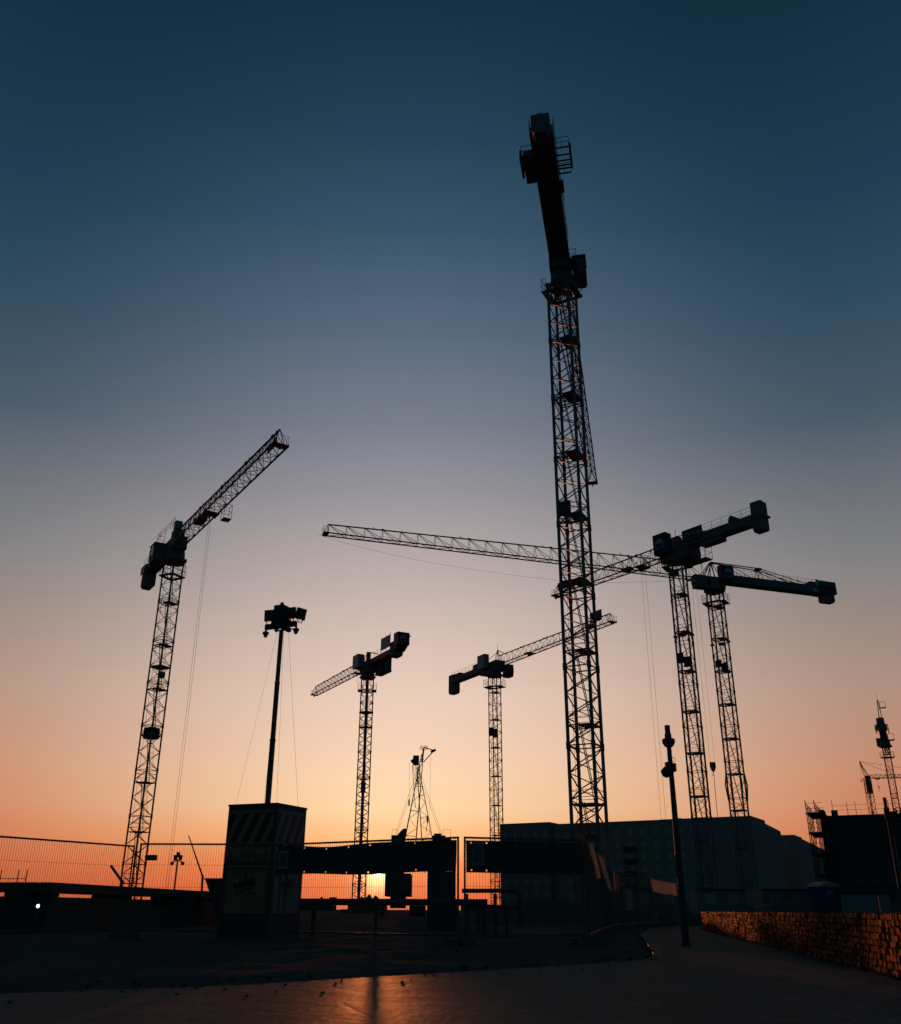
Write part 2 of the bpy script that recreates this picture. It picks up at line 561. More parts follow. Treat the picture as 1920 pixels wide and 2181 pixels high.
def make_access_platform(root, a, rot, z, reach=1.15, side_len=1.3, sides=(-1, 1), axis=0):
    """open climbing platform: a ring round the mast with railed baskets on two sides"""
    c, s = math.cos(rot), math.sin(rot)
    def W2(x, y): return Vector((x * c - y * s, x * s + y * c, 0))
    mb = MB()
    h = a / 2 + 0.14
    ex, ey = W2(1, 0), W2(0, 1)
    if axis: ex, ey = ey, ex
    for sd in sides:
        cc = ex * sd * (h + reach / 2) + Vector((0, 0, z))
        mb.box(cc, (reach, 2 * h + 0.3, 0.14), (ex, ey, Vector((0, 0, 1))))
        A = ex * sd * h - ey * (h + 0.1) + Vector((0, 0, z))
        B = ex * sd * (h + reach) - ey * (h + 0.1) + Vector((0, 0, z))
        Cc = ex * sd * (h + reach) + ey * (h + 0.1) + Vector((0, 0, z))
        D = ex * sd * h + ey * (h + 0.1) + Vector((0, 0, z))
        rail(mb, [A, B, Cc, D], 1.6, 0.035, 0.9)
    for sg in (-1, 1):
        mb.box(ey * sg * h + Vector((0, 0, z)), (2 * h, 0.18, 0.3), (ex, ey, Vector((0, 0, 1))))
        mb.box(ex * sg * h + Vector((0, 0, z)), (0.18, 2 * h, 0.3), (ex, ey, Vector((0, 0, 1))))
    return mb.build('access_platform', 'slew', root)

def make_jib(root, x0, x1, zj, w, d0, d1, bay, mat, chord=0.085, lace=0.038, vertical=False, tip=True, rise=0.0):
    n = int(round((x1 - x0) / bay))
    bay = (x1 - x0) / n
    def B(i, sd): 
        x = x0 + bay * i
        return Vector((x, sd * w / 2, zj + rise * i / n))
    def T(i):
        x = x0 + bay * i
        return Vector((x, 0, zj + rise * i / n + d0 + (d1 - d0) * i / n))
    lc = MB()
    for i in range(n):
        for sd in (-1, 1):
            if vertical:
                lc.bar(B(i, sd), T(i), lace * 0.8)
                lc.bar(B(i, sd), T(i + 1), lace)
            else:
                m = T(i).lerp(T(i + 1), 0.5)
                lc.bar(B(i, sd), m, lace)
                lc.bar(m, B(i + 1, sd), lace)
        lc.bar(B(i, -1), B(i, 1), lace)
        lc.bar(B(i, -1 if i % 2 else 1), B(i + 1, 1 if i % 2 else -1), lace)
    jib = lc.build('jib', mat, root)
    for sd in (-1, 1):
        ch = MB()
        ch.bar(B(0, sd), B(n, sd), chord * 1.25)
        ch.build('bottom_chord', mat, jib)
    tp = MB()
    tp.bar(T(0), T(n) + (Vector((bay * 0, 0, 0))), chord * 1.3)
    k = max(2, int(n / 4))
    for i in range(k, n, k):
        tp.box(T(i) + Vector((0, 0, 0.06)), (0.5, 0.26, 0.26))
        tp.box(T(i) + Vector((bay * .5, 0, 0.2)), (0.1, 0.1, 0.3))
    tp.build('top_chord', mat, jib)
    if tip:
        e = MB()
        e.bar(T(n), B(n, -1), lace * 1.2); e.bar(T(n), B(n, 1), lace * 1.2)
        tipz = B(n, 0)
        e.box(tipz + Vector((0.35, 0, 0.02)), (0.9, w + 0.2, 0.22))
        for sd in (-1, 1): e.bar(T(n), tipz + Vector((0.8, sd * w / 2, 0.1)), lace)
        rail(e, [tipz + Vector((0.1, -w / 2, .1)), tipz + Vector((0.85, -w / 2, .1)), tipz + Vector((0.85, w / 2, .1)), tipz + Vector((0.1, w / 2, .1))], 1.0, 0.022, 0.9, False)
        e.lathe(tipz + Vector((0.5, -0.08, -0.25)), [(0.28, 0), (0.28, 0.16)], 12, (0, 1, 0))
        e.build('jib_tip', mat, jib)
    pn = MB()
    pn.path([B(0, 0).lerp(B(n, 0), i / 16) + Vector((0, 0.1, d1 * 0.5 - 0.18 * math.sin(math.pi * ((i % 4) / 4)))) for i in range(17)], 0.018)
    pn.build('trolley_rope', 'rope', jib)
    return jib

def make_trolley(root, x, zj, w, hook_z, basket=None, rope_gap=0.55, block=True, pendant=0):
    t = MB()
    t.box((x, 0, zj - 0.12), (1.5, w + 0.25, 0.16))
    for dx in (-0.6, 0.6):
        for sd in (-1, 1):
            t.lathe((x + dx, sd * w / 2 - 0.06, zj - 0.24), [(0.17, 0), (0.17, 0.12)], 10, (0, 1, 0))
    for dx in (-0.35, 0.35):
        t.lathe((x + dx, -0.08, zj - 0.42), [(0.24, 0), (0.24, 0.16)], 12, (0, 1, 0))
        t.bar((x + dx, 0, zj - 0.12), (x + dx, 0, zj - 0.45), 0.06)
    tr = t.build('trolley', 'slew', root)
    if basket:
        b = MB()
        cx, cy = x + basket[0], basket[1] * (w / 2 + 0.75)
        b.box((cx, cy, zj - 1.15), (1.1, 1.0, 0.16))
        rail(b, [(cx - .55, cy - .5, zj - 1.1), (cx + .55, cy - .5, zj - 1.1), (cx + .55, cy + .5, zj - 1.1), (cx - .55, cy + .5, zj - 1.1), (cx - .55, cy - .5, zj - 1.1)], 1.9, 0.035, 1.1)
        b.bar((cx - .55, cy - .5, zj - 1.0), (cx - .2, cy * .6, zj - .1), 0.05)
        b.build('service_basket', 'slew', tr)
    for dx in (-rope_gap / 2, rope_gap / 2):
        r = MB()
        r.bar((x + dx, 0, zj - 0.4), (x + dx, 0, hook_z), 0.018)
        r.build('hoist_rope', 'rope', root)
    if block:
        b = MB()
        b.prism([(x - .5, -.16, hook_z + .1), (x + .5, -.16, hook_z + .1), (x + .5, -.16, hook_z - .75), (x + .18, -.16, hook_z - 1.45), (x - .18, -.16, hook_z - 1.45), (x - .5, -.16, hook_z - .75)], (0, .32, 0))
        b.bar((x, 0, hook_z - 1.4), (x, 0, hook_z - 1.75), 0.09)
        b.path([(x, 0, hook_z - 1.7), (x + .17, 0, hook_z - 1.85), (x + .15, 0, hook_z - 2.05), (x, 0, hook_z - 2.15), (x - .14, 0, hook_z - 2.05)], 0.06)
        if pendant:
            b.bar((x, 0, hook_z - 2.1), (x + .1, 0, hook_z - 2.1 - pendant), 0.05)
        b.build('hook_block', 'slew', root)
    return tr

def make_counter_jib(root, x1, zj, w, depth, mat, rails=True, rail_from=-2.5, deck_drop=0.0):
    """x1 is negative: two plate girders, cross members and a chequer-plate deck"""
    m = MB()
    for sd in (-1, 1):
        m.span(x1, -0.6, sd * w / 2 - 0.09, sd * w / 2 + 0.09, zj, zj + depth)
    m.span(x1, -0.6, -w / 2 + 0.09, w / 2 - 0.09, zj + 0.12, zj + 0.2)
    n = int(-x1 / 1.6)
    for i in range(n + 1):
        x = -0.7 + (x1 + 0.8) * i / n
        m.span(x - .08, x + .08, -w / 2 + .09, w / 2 - .09, zj + 0.02, zj + 0.118)
    cj = m.build('counter_jib', mat, root)
    if rails:
        for sd in (-1, 1):
            g = MB()
            rail(g, [(rail_from, sd * (w / 2 + .12), zj + depth), (x1 + 0.2, sd * (w / 2 + .12), zj + depth)], 1.15, 0.026, 1.7)
            g.build('guard_rail', 'galv', cj)
    return cj

def make_weights(root, x_end, count, t, w, z0, z1, mat='weight', gap=0.05):
    for i in range(count):
        b = MB()
        x = x_end + i * (t + gap)
        c = 0.1
        b.prism([(x, -w / 2, z0 + .35), (x, -w / 2 + .3, z0), (x, w / 2 - .3, z0), (x, w / 2, z0 + .35), (x, w / 2, z1), (x, -w / 2, z1)], (t, 0, 0))
        b.box((x + t / 2, 0, z1 + 0.12), (t * 0.4, 0.5, 0.24))
        b.build('counterweight_block', mat, root)

def make_cab(root, cx, cy, cz, lx, ly, lz, face=1, side=1, rails=True):
    """operator's cab: tapered shell, big raked front pane, side pane, little roof rail"""
    b = MB()
    x0, x1 = cx - lx / 2, cx + lx / 2
    rk = 0.28 * face
    fr, bk = (x1, x0) if face > 0 else (x0, x1)
    prof = [(bk, cz), (fr - rk, cz), (fr, cz + lz * .45), (fr - rk * .55, cz + lz), (bk, cz + lz)]
    b.prism([(x, cy - ly / 2, z) for x, z in prof], (0, ly, 0))
    b.span(x0 - .06, x1 + .06, cy - ly / 2 - .06, cy + ly / 2 + .06, cz + lz + .003, cz + lz + .1)
    cab = b.build('cab', 'slew', root)
    p = MB()
    o = 0.006 * face
    ins = ly * 0.08
    p.add([(fr - rk * .9 + o, cy - ly / 2 + ins, cz + .12), (fr - rk * .9 + o, cy + ly / 2 - ins, cz + .12), (fr + o * 2, cy + ly / 2 - ins, cz + lz * .45), (fr + o * 2, cy - ly / 2 + ins, cz + lz * .45)], [(0, 1, 2, 3)])
    p.add([(fr + o * 2, cy - ly / 2 + ins, cz + lz * .47), (fr + o * 2, cy + ly / 2 - ins, cz + lz * .47), (fr - rk * .5 + o * 2, cy + ly / 2 - ins, cz + lz * .95), (fr - rk * .5 + o * 2, cy - ly / 2 + ins, cz + lz * .95)], [(0, 1, 2, 3)])
    yy = cy + side * (ly / 2 + 0.006)
    p.add([(x0 + lx * .35, yy, cz + lz * .4), (x1 - lx * .25, yy, cz + lz * .4), (x1 - lx * .25, yy, cz + lz * .92), (x0 + lx * .35, yy, cz + lz * .92)], [(0, 1, 2, 3)])
    p.build('window', 'glass', cab)
    return cab

def house_logo(root, c, X, Y, wdt, parent):
    """pale house outline with a dark plate carrying letters"""
    X, Y = Vector(X).normalized(), Vector(Y).normalized()
    Nn = X.cross(Y)
    c = Vector(c)
    h = wdt
    b = MB()
    P = lambda x, y, k=0.0: c + X * x * wdt + Y * y * h + Nn * k
    b.prism([P(-.5, -.5), P(.5, -.5), P(.5, .3), P(0, .62), P(-.5, .3)], Nn * 0.02)
    o = b.build('house_emblem', 'sign', parent)
    d = MB()
    d.prism([P(-.4, -.42, .021), P(.4, -.42, .021), P(.4, .08, .021), P(-.4, .08, .021)], Nn * 0.006)
    d.build('emblem_plate', 'signdark', o)
    return o

cranes = 'tower cranes on the building site'
def crane_root(label, x, y, az, group=cranes):
    return thing('tower_crane', label, 'crane', (x, y, 0), R(az), group)

def slewing(root, a, z0, z1, w):
    m = MB()
    m.lathe((0, 0, z0), [(a * .80, 0), (a * .86, .15), (a * .86, .55), (a * .78, .7), (a * .72, z1 - z0)], 20)
    for i in range(8):
        ang = i * math.pi / 4 + .2
        m.box((math.cos(ang) * a * .9, math.sin(ang) * a * .9, z0 + .35), (.22, .22, .5))
    return m.build('slewing_ring', 'slew', root)

def base_block(root, a, rot):
    m = MB()
    c, s = math.cos(rot), math.sin(rot)
    ex, ey = Vector((c, s, 0)), Vector((-s, c, 0))
    m.box((0, 0, 0.35), (a + 3.2, a + 3.2, 0.7), (ex, ey, Vector((0, 0, 1))))
    return m.build('foundation', 'darkcon', root)

# --- the tallest crane, near right, counter-jib pointing over the camera
def crane_big():
    az = 78.4
    r = crane_root('tallest and nearest tower crane, its dark counter-jib pointing up towards the viewer', 11.55, 80.0, az)
    rot = R(-28.2 - az)
    a, zj = 2.22, 63.5
    base_block(r, a, rot)
    mast, C = make_mast(r, a, rot, 60.6, 0.165, 0.06, 6.6, 6, (2.2, 6.45), 1)
    # small grey notice panel at mid height
    e = MB()
    c_, s_ = math.cos(rot), math.sin(rot)
    ex, ey = Vector((c_, s_, 0)), Vector((-s_, c_, 0))
    e.box(Vector((0, 0, 35.1)) - ey * (a / 2 + .05) - ex * .45, (1.3, .05, 1.5), (ex, ey, Vector((0, 0, 1))))
    e.build('notice_panel', 'mesh', mast)
    make_access_platform(r, a, rot, 59.9, 0.5, 1.0)
    slewing(r, a * .68, 60.6, 62.6, a)
    t = MB()
    t.span(-1.5, 1.6, -1.1, 1.1, 62.4, 63.9)
    t.span(-1.1, 1.1, -0.9, 0.9, 63.9, 65.3)
    for sd in (-1, 1):
        t.bar((-1.4, sd * .9, 65.2), (-16, sd * .8, 64.6), .06)
    turret = t.build('turret', 'slew', r)
    cj = make_counter_jib(r, -18.6, zj, 1.9, 0.95, 'slew', True, -2.5)
    # winch platforms left and right of the counter-jib
    for sd in (-1, 1):
        p = MB()
        y0 = sd * 0.98
        y1 = sd * (2.1 if sd > 0 else 2.25)
        if sd > 0:
            p.span(-16.2, -14.8, min(y0, y1), max(y0, y1), zj + .1, zj + .22)
            p.span(-15.9, -12.9, sd * .99, sd * 1.95, zj - .15, zj + 1.0)
            rail(p, [(-16.2, y0, zj + .2), (-16.2, y1, zj + .2), (-13.4, y1, zj + .2)], 1.1, .03, .9)
            p.span(-16.0, -13.5, sd * 2.1, sd * 2.28, zj + .0, zj + 1.05)
        else:
            for x in (-16.6, -15.7, -15.0, -14.4, -14.0, -13.4):
                p.span(x, x + .12, min(y0, y1), max(y0, y1), zj + .1, zj + .2)
            rail(p, [(-16.6, y0, zj + .2), (-16.6, y1, zj + .2), (-13.4, y1, zj + .2), (-13.4, y0, zj + .2)], 1.1, .03, .8)
            p.span(-16.2, -13.9, sd * 2.24, sd * 2.42, zj + .05, zj + .95)
            p.bar((-13.2, sd * 1.1, zj + .6), (-9.5, sd * 1.25, zj + .3), .03)
            p.box((-11.5, sd * 1.2, zj + .3), (1.3, .35, .45))
        p.build('winch_platform', 'slew', cj)
    make_weights(r, -19.4, 3, .42, 1.62, zj - .55, zj + 1.55, 'weight')
    k = MB()
    k.span(-18.3, -16.6, -.82, .82, zj - .5, zj - .05)
    k.build('ballast_tray', 'weight', cj)
    # operator's cab on the right-hand side with its little gangway
    make_cab(r, 0.9, -1.95, 62.1, 2.3, 1.35, 2.3, -1, -1)
    g = MB()
    g.span(-2.2, -.3, -1.75, -1.0, 62.6, 62.72)
    rail(g, [(-.3, -1.75, 62.7), (-2.2, -1.75, 62.7), (-2.2, -1.0, 62.7)], 1.1, .03, .8)
    g.span(-.25, 2.1, -2.5, -1.15, 61.9, 62.05)
    g.build('gangway', 'slew', turret)
    make_jib(r, 1.6, 55.0, zj, 1.5, 2.2, 1.7, 2.3, 'red', .09, .04)
    make_trolley(r, 14, zj, 1.5, 56.5, None, block=True)
crane_big()

# --- far left crane, jib swung out to the upper right
def crane_left():
    az = -57.5
    r = crane_root('tower crane at the far left, jib slanting to the upper right with a service basket', -39.02, 123.0, az)
    rot = R(-27 - az)
    a, zj = 1.86, 47.9
    base_block(r, a, rot)
    mast, C = make_mast(r, a, rot, 45.4, 0.105, 0.042, 6.0, 5, (3.4, 6.0), 1, True)
    ex, ey = Vector((math.cos(rot), math.sin(rot), 0)), Vector((-math.sin(rot), math.cos(rot), 0))
    # pale mesh screens round one landing, a busy landing and a sign board low on the mast
    for fx, fy, ax in ((0, -1, (ex, ey)), (-1, 0, (ey, ex)), (0, 1, (ex, ey)), (1, 0, (ey, ex))):
        s = MB()
        s.box(ex * fx * (a / 2 - .12) + ey * fy * (a / 2 - .12) + Vector((0, 0, 21.7)), (a - .62, .03, 1.35), (ax[0], ax[1], Vector((0, 0, 1))))
        s.build('landing_screen', 'mesh', mast)
    d = MB()
    d.box(Vector((0, 0, 30.5)), (a - .1, a - .1, .28), (ex, ey, Vector((0, 0, 1))))
    d.box(Vector((.4, .2, 29.4)), (.7, .6, .8), (ex, ey, Vector((0, 0, 1))))
    d.build('switch_box', 'slew', mast)
    s = MB()
    wx = Vector((math.cos(-az * math.pi / 180), math.sin(-az * math.pi / 180), 0))     # world +X in the crane's frame
    wy = Vector((-wx.y, wx.x, 0))
    s.box(wx * 1.98 + Vector((0, 0, 6.45)), (1.5, .06, .66), (wx, wy, Vector((0, 0, 1))))
    s.bar(wx * 1.2 + Vector((0, 0, 6.45)), wx * 1.5 + Vector((0, 0, 6.45)), .06)
    s.build('sign_board', 'signdark', mast)
    s = MB()
    s.bar(wx * -2.9 + Vector((0, 0, 5.5)), wx * -1.0 + Vector((0, 0, 3.4)), .19)
    s.bar(wx * -1.2 + Vector((0, 0, 3.9)), wx * -1.2 + Vector((0, 0, .5)), .16)
    s.build('inclined_strut', 'slew', mast)
    make_access_platform(r, a, rot, 43.4, 0.25, .9)
    slewing(r, a, 45.4, 47.2, a)
    t = MB()
    t.span(-2.8, 2.2, -.95, .95, 47.0, 48.9)
    t.span(-.6, 1.3, -.7, .7, 48.9, 50.2)
    tu = t.build('turret', 'slew', r)
    cb = MB()
    cb.span(.2, 1.3, -.75, .2, 50.2, 51.4)
    cb.build('control_cabinet', 'cabin', tu)
    make_cab(r, -1.6, -2.0, 45.5, 2.5, 1.7, 2.6, -1, -1)
    g = MB()
    rail(g, [(-3.0, -1.0, 49.0), (-3.0, -2.0, 49.0), (-1.4, -2.0, 49.0), (-.4, -1.0, 50.4), (1.2, -.9, 50.6)], 1.2, .03, 1.0)
    rail(g, [(-3.4, -2.7, 46.2), (-3.4, -1.4, 46.2)], 1.7, .03, .6)
    g.build('guard_rail', 'galv', tu)
    make_counter_jib(r, -13.2, zj - .3, 1.6, 0.9, 'slew', True, -3.2)
    make_weights(r, -13.9, 4, .42, 1.7, zj - 2.6, zj + 1.0)
    s = MB()
    s.span(-13.6, -11.6, -1.2, -1.1, zj - .6, zj + .6)
    s.build('side_panel', 'cabin', r)
    jb = make_jib(r, 1.4, 36.9, zj, 1.7, 2.5, 2.2, 2.05, 'red', .095, .042)
    p = MB()
    p.span(33.6, 36.2, -.05, .05, zj + .55, zj + 1.5)
    p.build('tip_banner', 'signdark', jb)
    p = MB()
    p.span(9.2, 11.6, -.5, .6, zj + .15, zj + .8)
    p.bar((8.2, 0, zj + .4), (12.6, 0, zj + .4), .08)
    p.build('hoist_winch', 'slew', jb)
    make_trolley(r, 14.6, zj, 1.7, 2.0, (1.6, 1), .9, False)
crane_left()

# --- crane left of centre, jib running away to the left
def crane_midleft():
    az = 118.5
    r = crane_root('tower crane left of centre with its long jib sloping down to the left', -18.79, 210.0, az)
    rot = R(-40 - az)
    a, zj = 1.92, 51.8
    base_block(r, a, rot)
    mast, C = make_mast(r, a, rot, 49.2, 0.12, 0.06, 5.6, 6, (4.5, 11.2), 1, False)
    ex, ey = Vector((math.cos(rot), math.sin(rot), 0)), Vector((-math.sin(rot), math.cos(rot), 0))
    st = MB()
    st.box(Vector((0, 0, 25)), (.46, .46, 48), (ex, ey, Vector((0, 0, 1))))
    st.build('ladder_shaft', 'slew', mast)
    d45 = (ex - ey).normalized()
    for q in (-1, 1):
        b = MB()
        b.box(Vector((0, 0, 25.2)) + (ex if q > 0 else -ex) * (a / 2 - .1) + (-ey if q > 0 else ey) * (a / 2 - .1), (.75, .75, 2.0), (ex, ey, Vector((0, 0, 1))))
        b.build('switch_cabinet', 'signdark', mast)
    for z in (41.5,):
        b = MB()
        b.box(Vector((0, 0, z)), (a + .5, a + .2, .4), (ex, ey, Vector((0, 0, 1))))
        b.build('mast_collar', 'slew', mast)
    make_access_platform(r, a, rot + R(45), 46.4, 1.0, 1.2)
    slewing(r, a, 49.2, 51.2, a)
    t = MB()
    t.span(-2.6, 2.0, -1.2, 1.2, 50.4, 53.0)
    t.span(-.4, .4, -.4, .4, 53.0, 55.4)
    t.bar((-.4, -.4, 55.4), (-6.5, -.7, 53.4), .07)
    t.bar((-.4, .4, 55.4), (-6.5, .7, 53.4), .07)
    t.bar((.4, 0, 55.4), (3.0, 0, 54.2), .09)
    tu = t.build('turret', 'slew', r)
    c = MB()
    c.span(-.6, 2.4, 1.25, 2.9, 51.6, 54.6)
    cb = c.build('control_cabinet', 'cabin', tu)
    make_cab(r, -2.6, -2.4, 50.4, 3.4, 1.9, 3.2, -1, -1)
    g = MB()
    g.span(-6.0, -.5, -3.3, -1.3, 50.0, 50.2)
    g.span(-5.9, -5.0, -3.2, -1.5, 50.2, 53.2)
    rail(g, [(-.5, -3.3, 50.2), (-.5, -1.4, 50.2)], 1.1, .04, 1)
    g.build('cab_gangway', 'slew', tu)
    cj = make_counter_jib(r, -15.6, zj, 1.9, 1.1, 'red', True, -2.4)
    p = MB()
    p.span(-14.2, -9.4, 1.12, 1.2, zj + 1.6, zj + 4.3)
    for x in (-14.1, -11.8, -9.5): p.bar((x, 1.08, zj + .5), (x, 1.08, zj + 4.8), .05)
    p.build('billboard', 'cabin', cj)
    make_weights(r, -16.2, 4, .5, 2.1, zj - .9, zj + 2.4)
    e = MB()
    e.span(-18.4, -16.3, -1.5, 1.3, zj + 1.2, zj + 3.9)
    e.prism([(-18.4, -1.3, zj + 1.2), (-16.3, -1.3, zj + .1), (-16.3, -1.3, zj + 1.2)], (0, 2.4, 0))
    e.bar((-17.8, -1.5, zj + 3.6), (-17.8, -2.1, zj + 3.3), .12)
    eb = e.build('end_box', 'signdark', cj)
    house_logo(r, (-18.41, 0.0, zj + 2.5), (0, -1, 0), (0, 0, 1), 1.3, eb)
    make_jib(r, 1.8, 33.8, zj, 1.7, 2.4, 2.1, 2.1, 'red', .10, .05, True)
    make_trolley(r, 6, zj, 1.7, 49.6, None, .5, False)
crane_midleft()

# --- centre crane, jib passing behind the tallest mast
def crane_centre():
    az = -60.5
    r = crane_root('tower crane near the centre whose jib passes behind the tallest mast', 10.05, 205.0, az)
    rot = R(-29 - az)
    a, zj = 2.0, 50.7
    base_block(r, a, rot)
    mast, C = make_mast(r, a, rot, 48.6, 0.095, 0.042, 6.0, 6, (3.0, 6.0), 1, False)
    ex, ey = Vector((math.cos(rot), math.sin(rot), 0)), Vector((-math.sin(rot), math.cos(rot), 0))
    for dx, z in ((-.45, 36.4), (.5, 36.0)):
        b = MB()
        b.box(Vector((0, 0, z)) + ex * dx - ey * (a / 2 + .06), (.85, .06, 1.9), (ex, ey, Vector((0, 0, 1))))
        b.build('notice_panel', 'signdark', mast)
    make_access_platform(r, a, rot, 46.3, 1.0, 1.2)
    slewing(r, a, 48.6, 50.2, a)
    t = MB()
    t.span(-4.4, 2.6, -1.2, 1.2, 49.6, 51.9)
    for x in (1.0, 2.0):
        for sd in (-.6, .6): t.bar((x, sd, 51.9), (1.5, 0, 54.6), .08)
    t.bar((1.5, 0, 54.4), (1.5, 0, 55.6), .04)
    t.bar((1.5, 0, 54.4), (4.0, 0, 53.2), .1)
    t.bar((1.4, 0, 54.0), (-9, .6, 52.0), .06)
    tu = t.build('turret', 'slew', r)
    c = MB()
    c.span(-3.3, -.3, -2.5, -1.22, 50.6, 53.7)
    c.build('control_cabinet', 'cabin', tu)
    make_cab(r, 2.6, 2.0, 48.3, 2.3, 1.5, 2.5, 1, 1)
    cj = make_counter_jib(r, -18.0, zj, 1.8, 1.1, 'slew', True, -4.5)
    w = MB()
    w.span(-8.2, -4.6, -.7, .7, zj + 1.1, zj + 2.2)
    w.span(-16.6, -14.6, -.6, .6, zj + 1.1, zj + 1.9)
    w.build('hoist_winch', 'slew', cj)
    make_weights(r, -19.2, 4, .5, 1.9, zj - 2.6, zj + 1.9)
    jb = make_jib(r, 2.0, 41.4, zj, 1.5, 2.3, 1.8, 2.2, 'slew', .10, .045)
    p = MB()
    p.span(35.2, 38.8, -.05, .05, zj + 1.3, zj + 3.4)
    p.span(33.6, 36.4, -.06, .06, zj + .5, zj + 1.2)
    p.build('jib_banner', 'signdark', jb)
    make_trolley(r, 14, zj + .3, 1.5, 49.6, None, .5, False)
crane_centre()

# --- crane right of the tallest one, counter-jib up to the right with the company banner
def crane_right():
    az = 128.0
    r = crane_root('tower crane right of the tallest one, counter-jib rising right with a company banner', 35.65, 137.0, az)
    rot = R(-30 - az)
    a, zj = 2.08, 52.35
    base_block(r, a, rot)
    mast, C = make_mast(r, a, rot, 50.9, 0.115, 0.045, 6.0, 4, (3.6, 6.0), 1, True, dense=True)
    ex, ey = Vector((math.cos(rot), math.sin(rot), 0)), Vector((-math.sin(rot), math.cos(rot), 0))
    for dx, z, m_ in ((-.55, 35.6, 'signdark'), (.45, 34.9, 'signdark')):
        b = MB()
        b.box(Vector((0, 0, z)) + ex * dx - ey * (a / 2 + .06), (1.05, .06, 1.6), (ex, ey, Vector((0, 0, 1))))
        b.build('notice_panel', m_, mast)
    b = MB()
    for dx in (-1, 1):
        b.box(Vector((0, 0, 39.2)) + ex * dx * (a / 2 + .25), (.5, .5, .35), (ex, ey, Vector((0, 0, 1))))
    b.box(Vector((.2, 0, 39.4)), (.8, .8, .4), (ex, ey, Vector((0, 0, 1))))
    b.build('mast_clamp', 'slew', mast)
    make_access_platform(r, a, rot, 50.3, .95, 1.1)
    slewing(r, a * .85, 50.9, 52.3, a)
    t = MB()
    t.span(-3.2, 2.2, -1.1, 1.1, 51.3, 53.1)
    t.span(-1.0, .4, -.5, .5, 53.5, 55.2)
    for sd in (-.6, .6):
        t.bar((-.8, sd, 55.1), (-9.8, sd * 1.4, 53.7), .075)
    t.bar((-.3, 0, 55.0), (-.3, 0, 56.4), .035)
    t.bar((-.55, 0, 56.35), (-.05, 0, 56.35), .03)
    tu = t.build('turret', 'slew', r)
    c = MB()
    c.span(-.4, 2.1, 1.3, 2.8, 52.2, 55.5)
    cb = c.build('control_cabinet', 'signdark', tu)
    house_logo(r, (.9, 2.805, 53.8), (-1, 0, 0), (0, 0, 1), 1.5, cb)
    make_cab(r, -1.6, -2.1, 51.3, 2.2, 1.5, 2.2, -1, 1)
    g = MB()
    g.span(-4.6, -.4, -3.0, -1.3, 50.9, 51.05)
    rail(g, [(-.5, -3.0, 51.0), (-4.6, -3.0, 51.0), (-4.6, -1.4, 51.0)], 2.2, .035, 1.3)
    g.build('cab_gangway', 'slew', tu)
    cj = make_counter_jib(r, -15.2, zj + .45, 1.8, 1.3, 'slew', True, -2.6)
    b = MB()
    b.span(-6.2, -2.4, 1.12, 1.18, zj + 1.0, zj + 2.95)
    bn = b.build('company_banner', 'signdark', cj)
    lettering('OTTO WULFF', (-4.3, 1.19, zj + 2.0), (-1, 0, 0), (0, 0, 1), 3.4, 'sign', bn, height=.62)
    l = MB()
    l.span(-6.1, -2.5, 1.181, 1.187, zj + 1.28, zj + 1.33)
    l.build('banner_line', 'sign', bn)
    d = MB()
    d.span(-9.0, -5.2, -.85, .85, zj - .25, zj + .447)
    d.build('ballast_tray', 'slew', cj)
    w = MB()
    w.span(-12.0, -10.6, -.6, .6, zj + 1.75, zj + 2.4)
    w.lathe((-11.2, -.7, zj + 2.4), [(.45, 0), (.45, 1.4)], 12, (0, 1, 0))
    w.build('hoist_winch', 'slew', cj)
    make_weights(r, -16.4, 3, .5, 1.8, zj - 1.0, zj + 3.6)
    s = MB()
    s.span(-16.7, -14.5, -1.05, 1.05, zj + 1.1, zj + 1.4)
    s.build('weight_cradle', 'slew', cj)
    jb = make_jib(r, 1.8, 26.6, zj, 1.6, 2.3, 1.9, 2.05, 'slew', .095, .045)
    p = MB()
    p.span(19.5, 22.6, .84, .9, zj + .3, zj + 1.7)
    p.span(22.8, 25.6, .84, .9, zj + .5, zj + 1.9)
    p.build('jib_banner', 'signdark', jb)
    w = MB()
    w.span(9.2, 11.0, -.6, .6, zj + .1, zj + .6)
    w.build('hoist_winch', 'slew', jb)
    make_trolley(r, 6.8, zj, 1.6, 1.2, (-1.8, 1), .85, False)
crane_right()

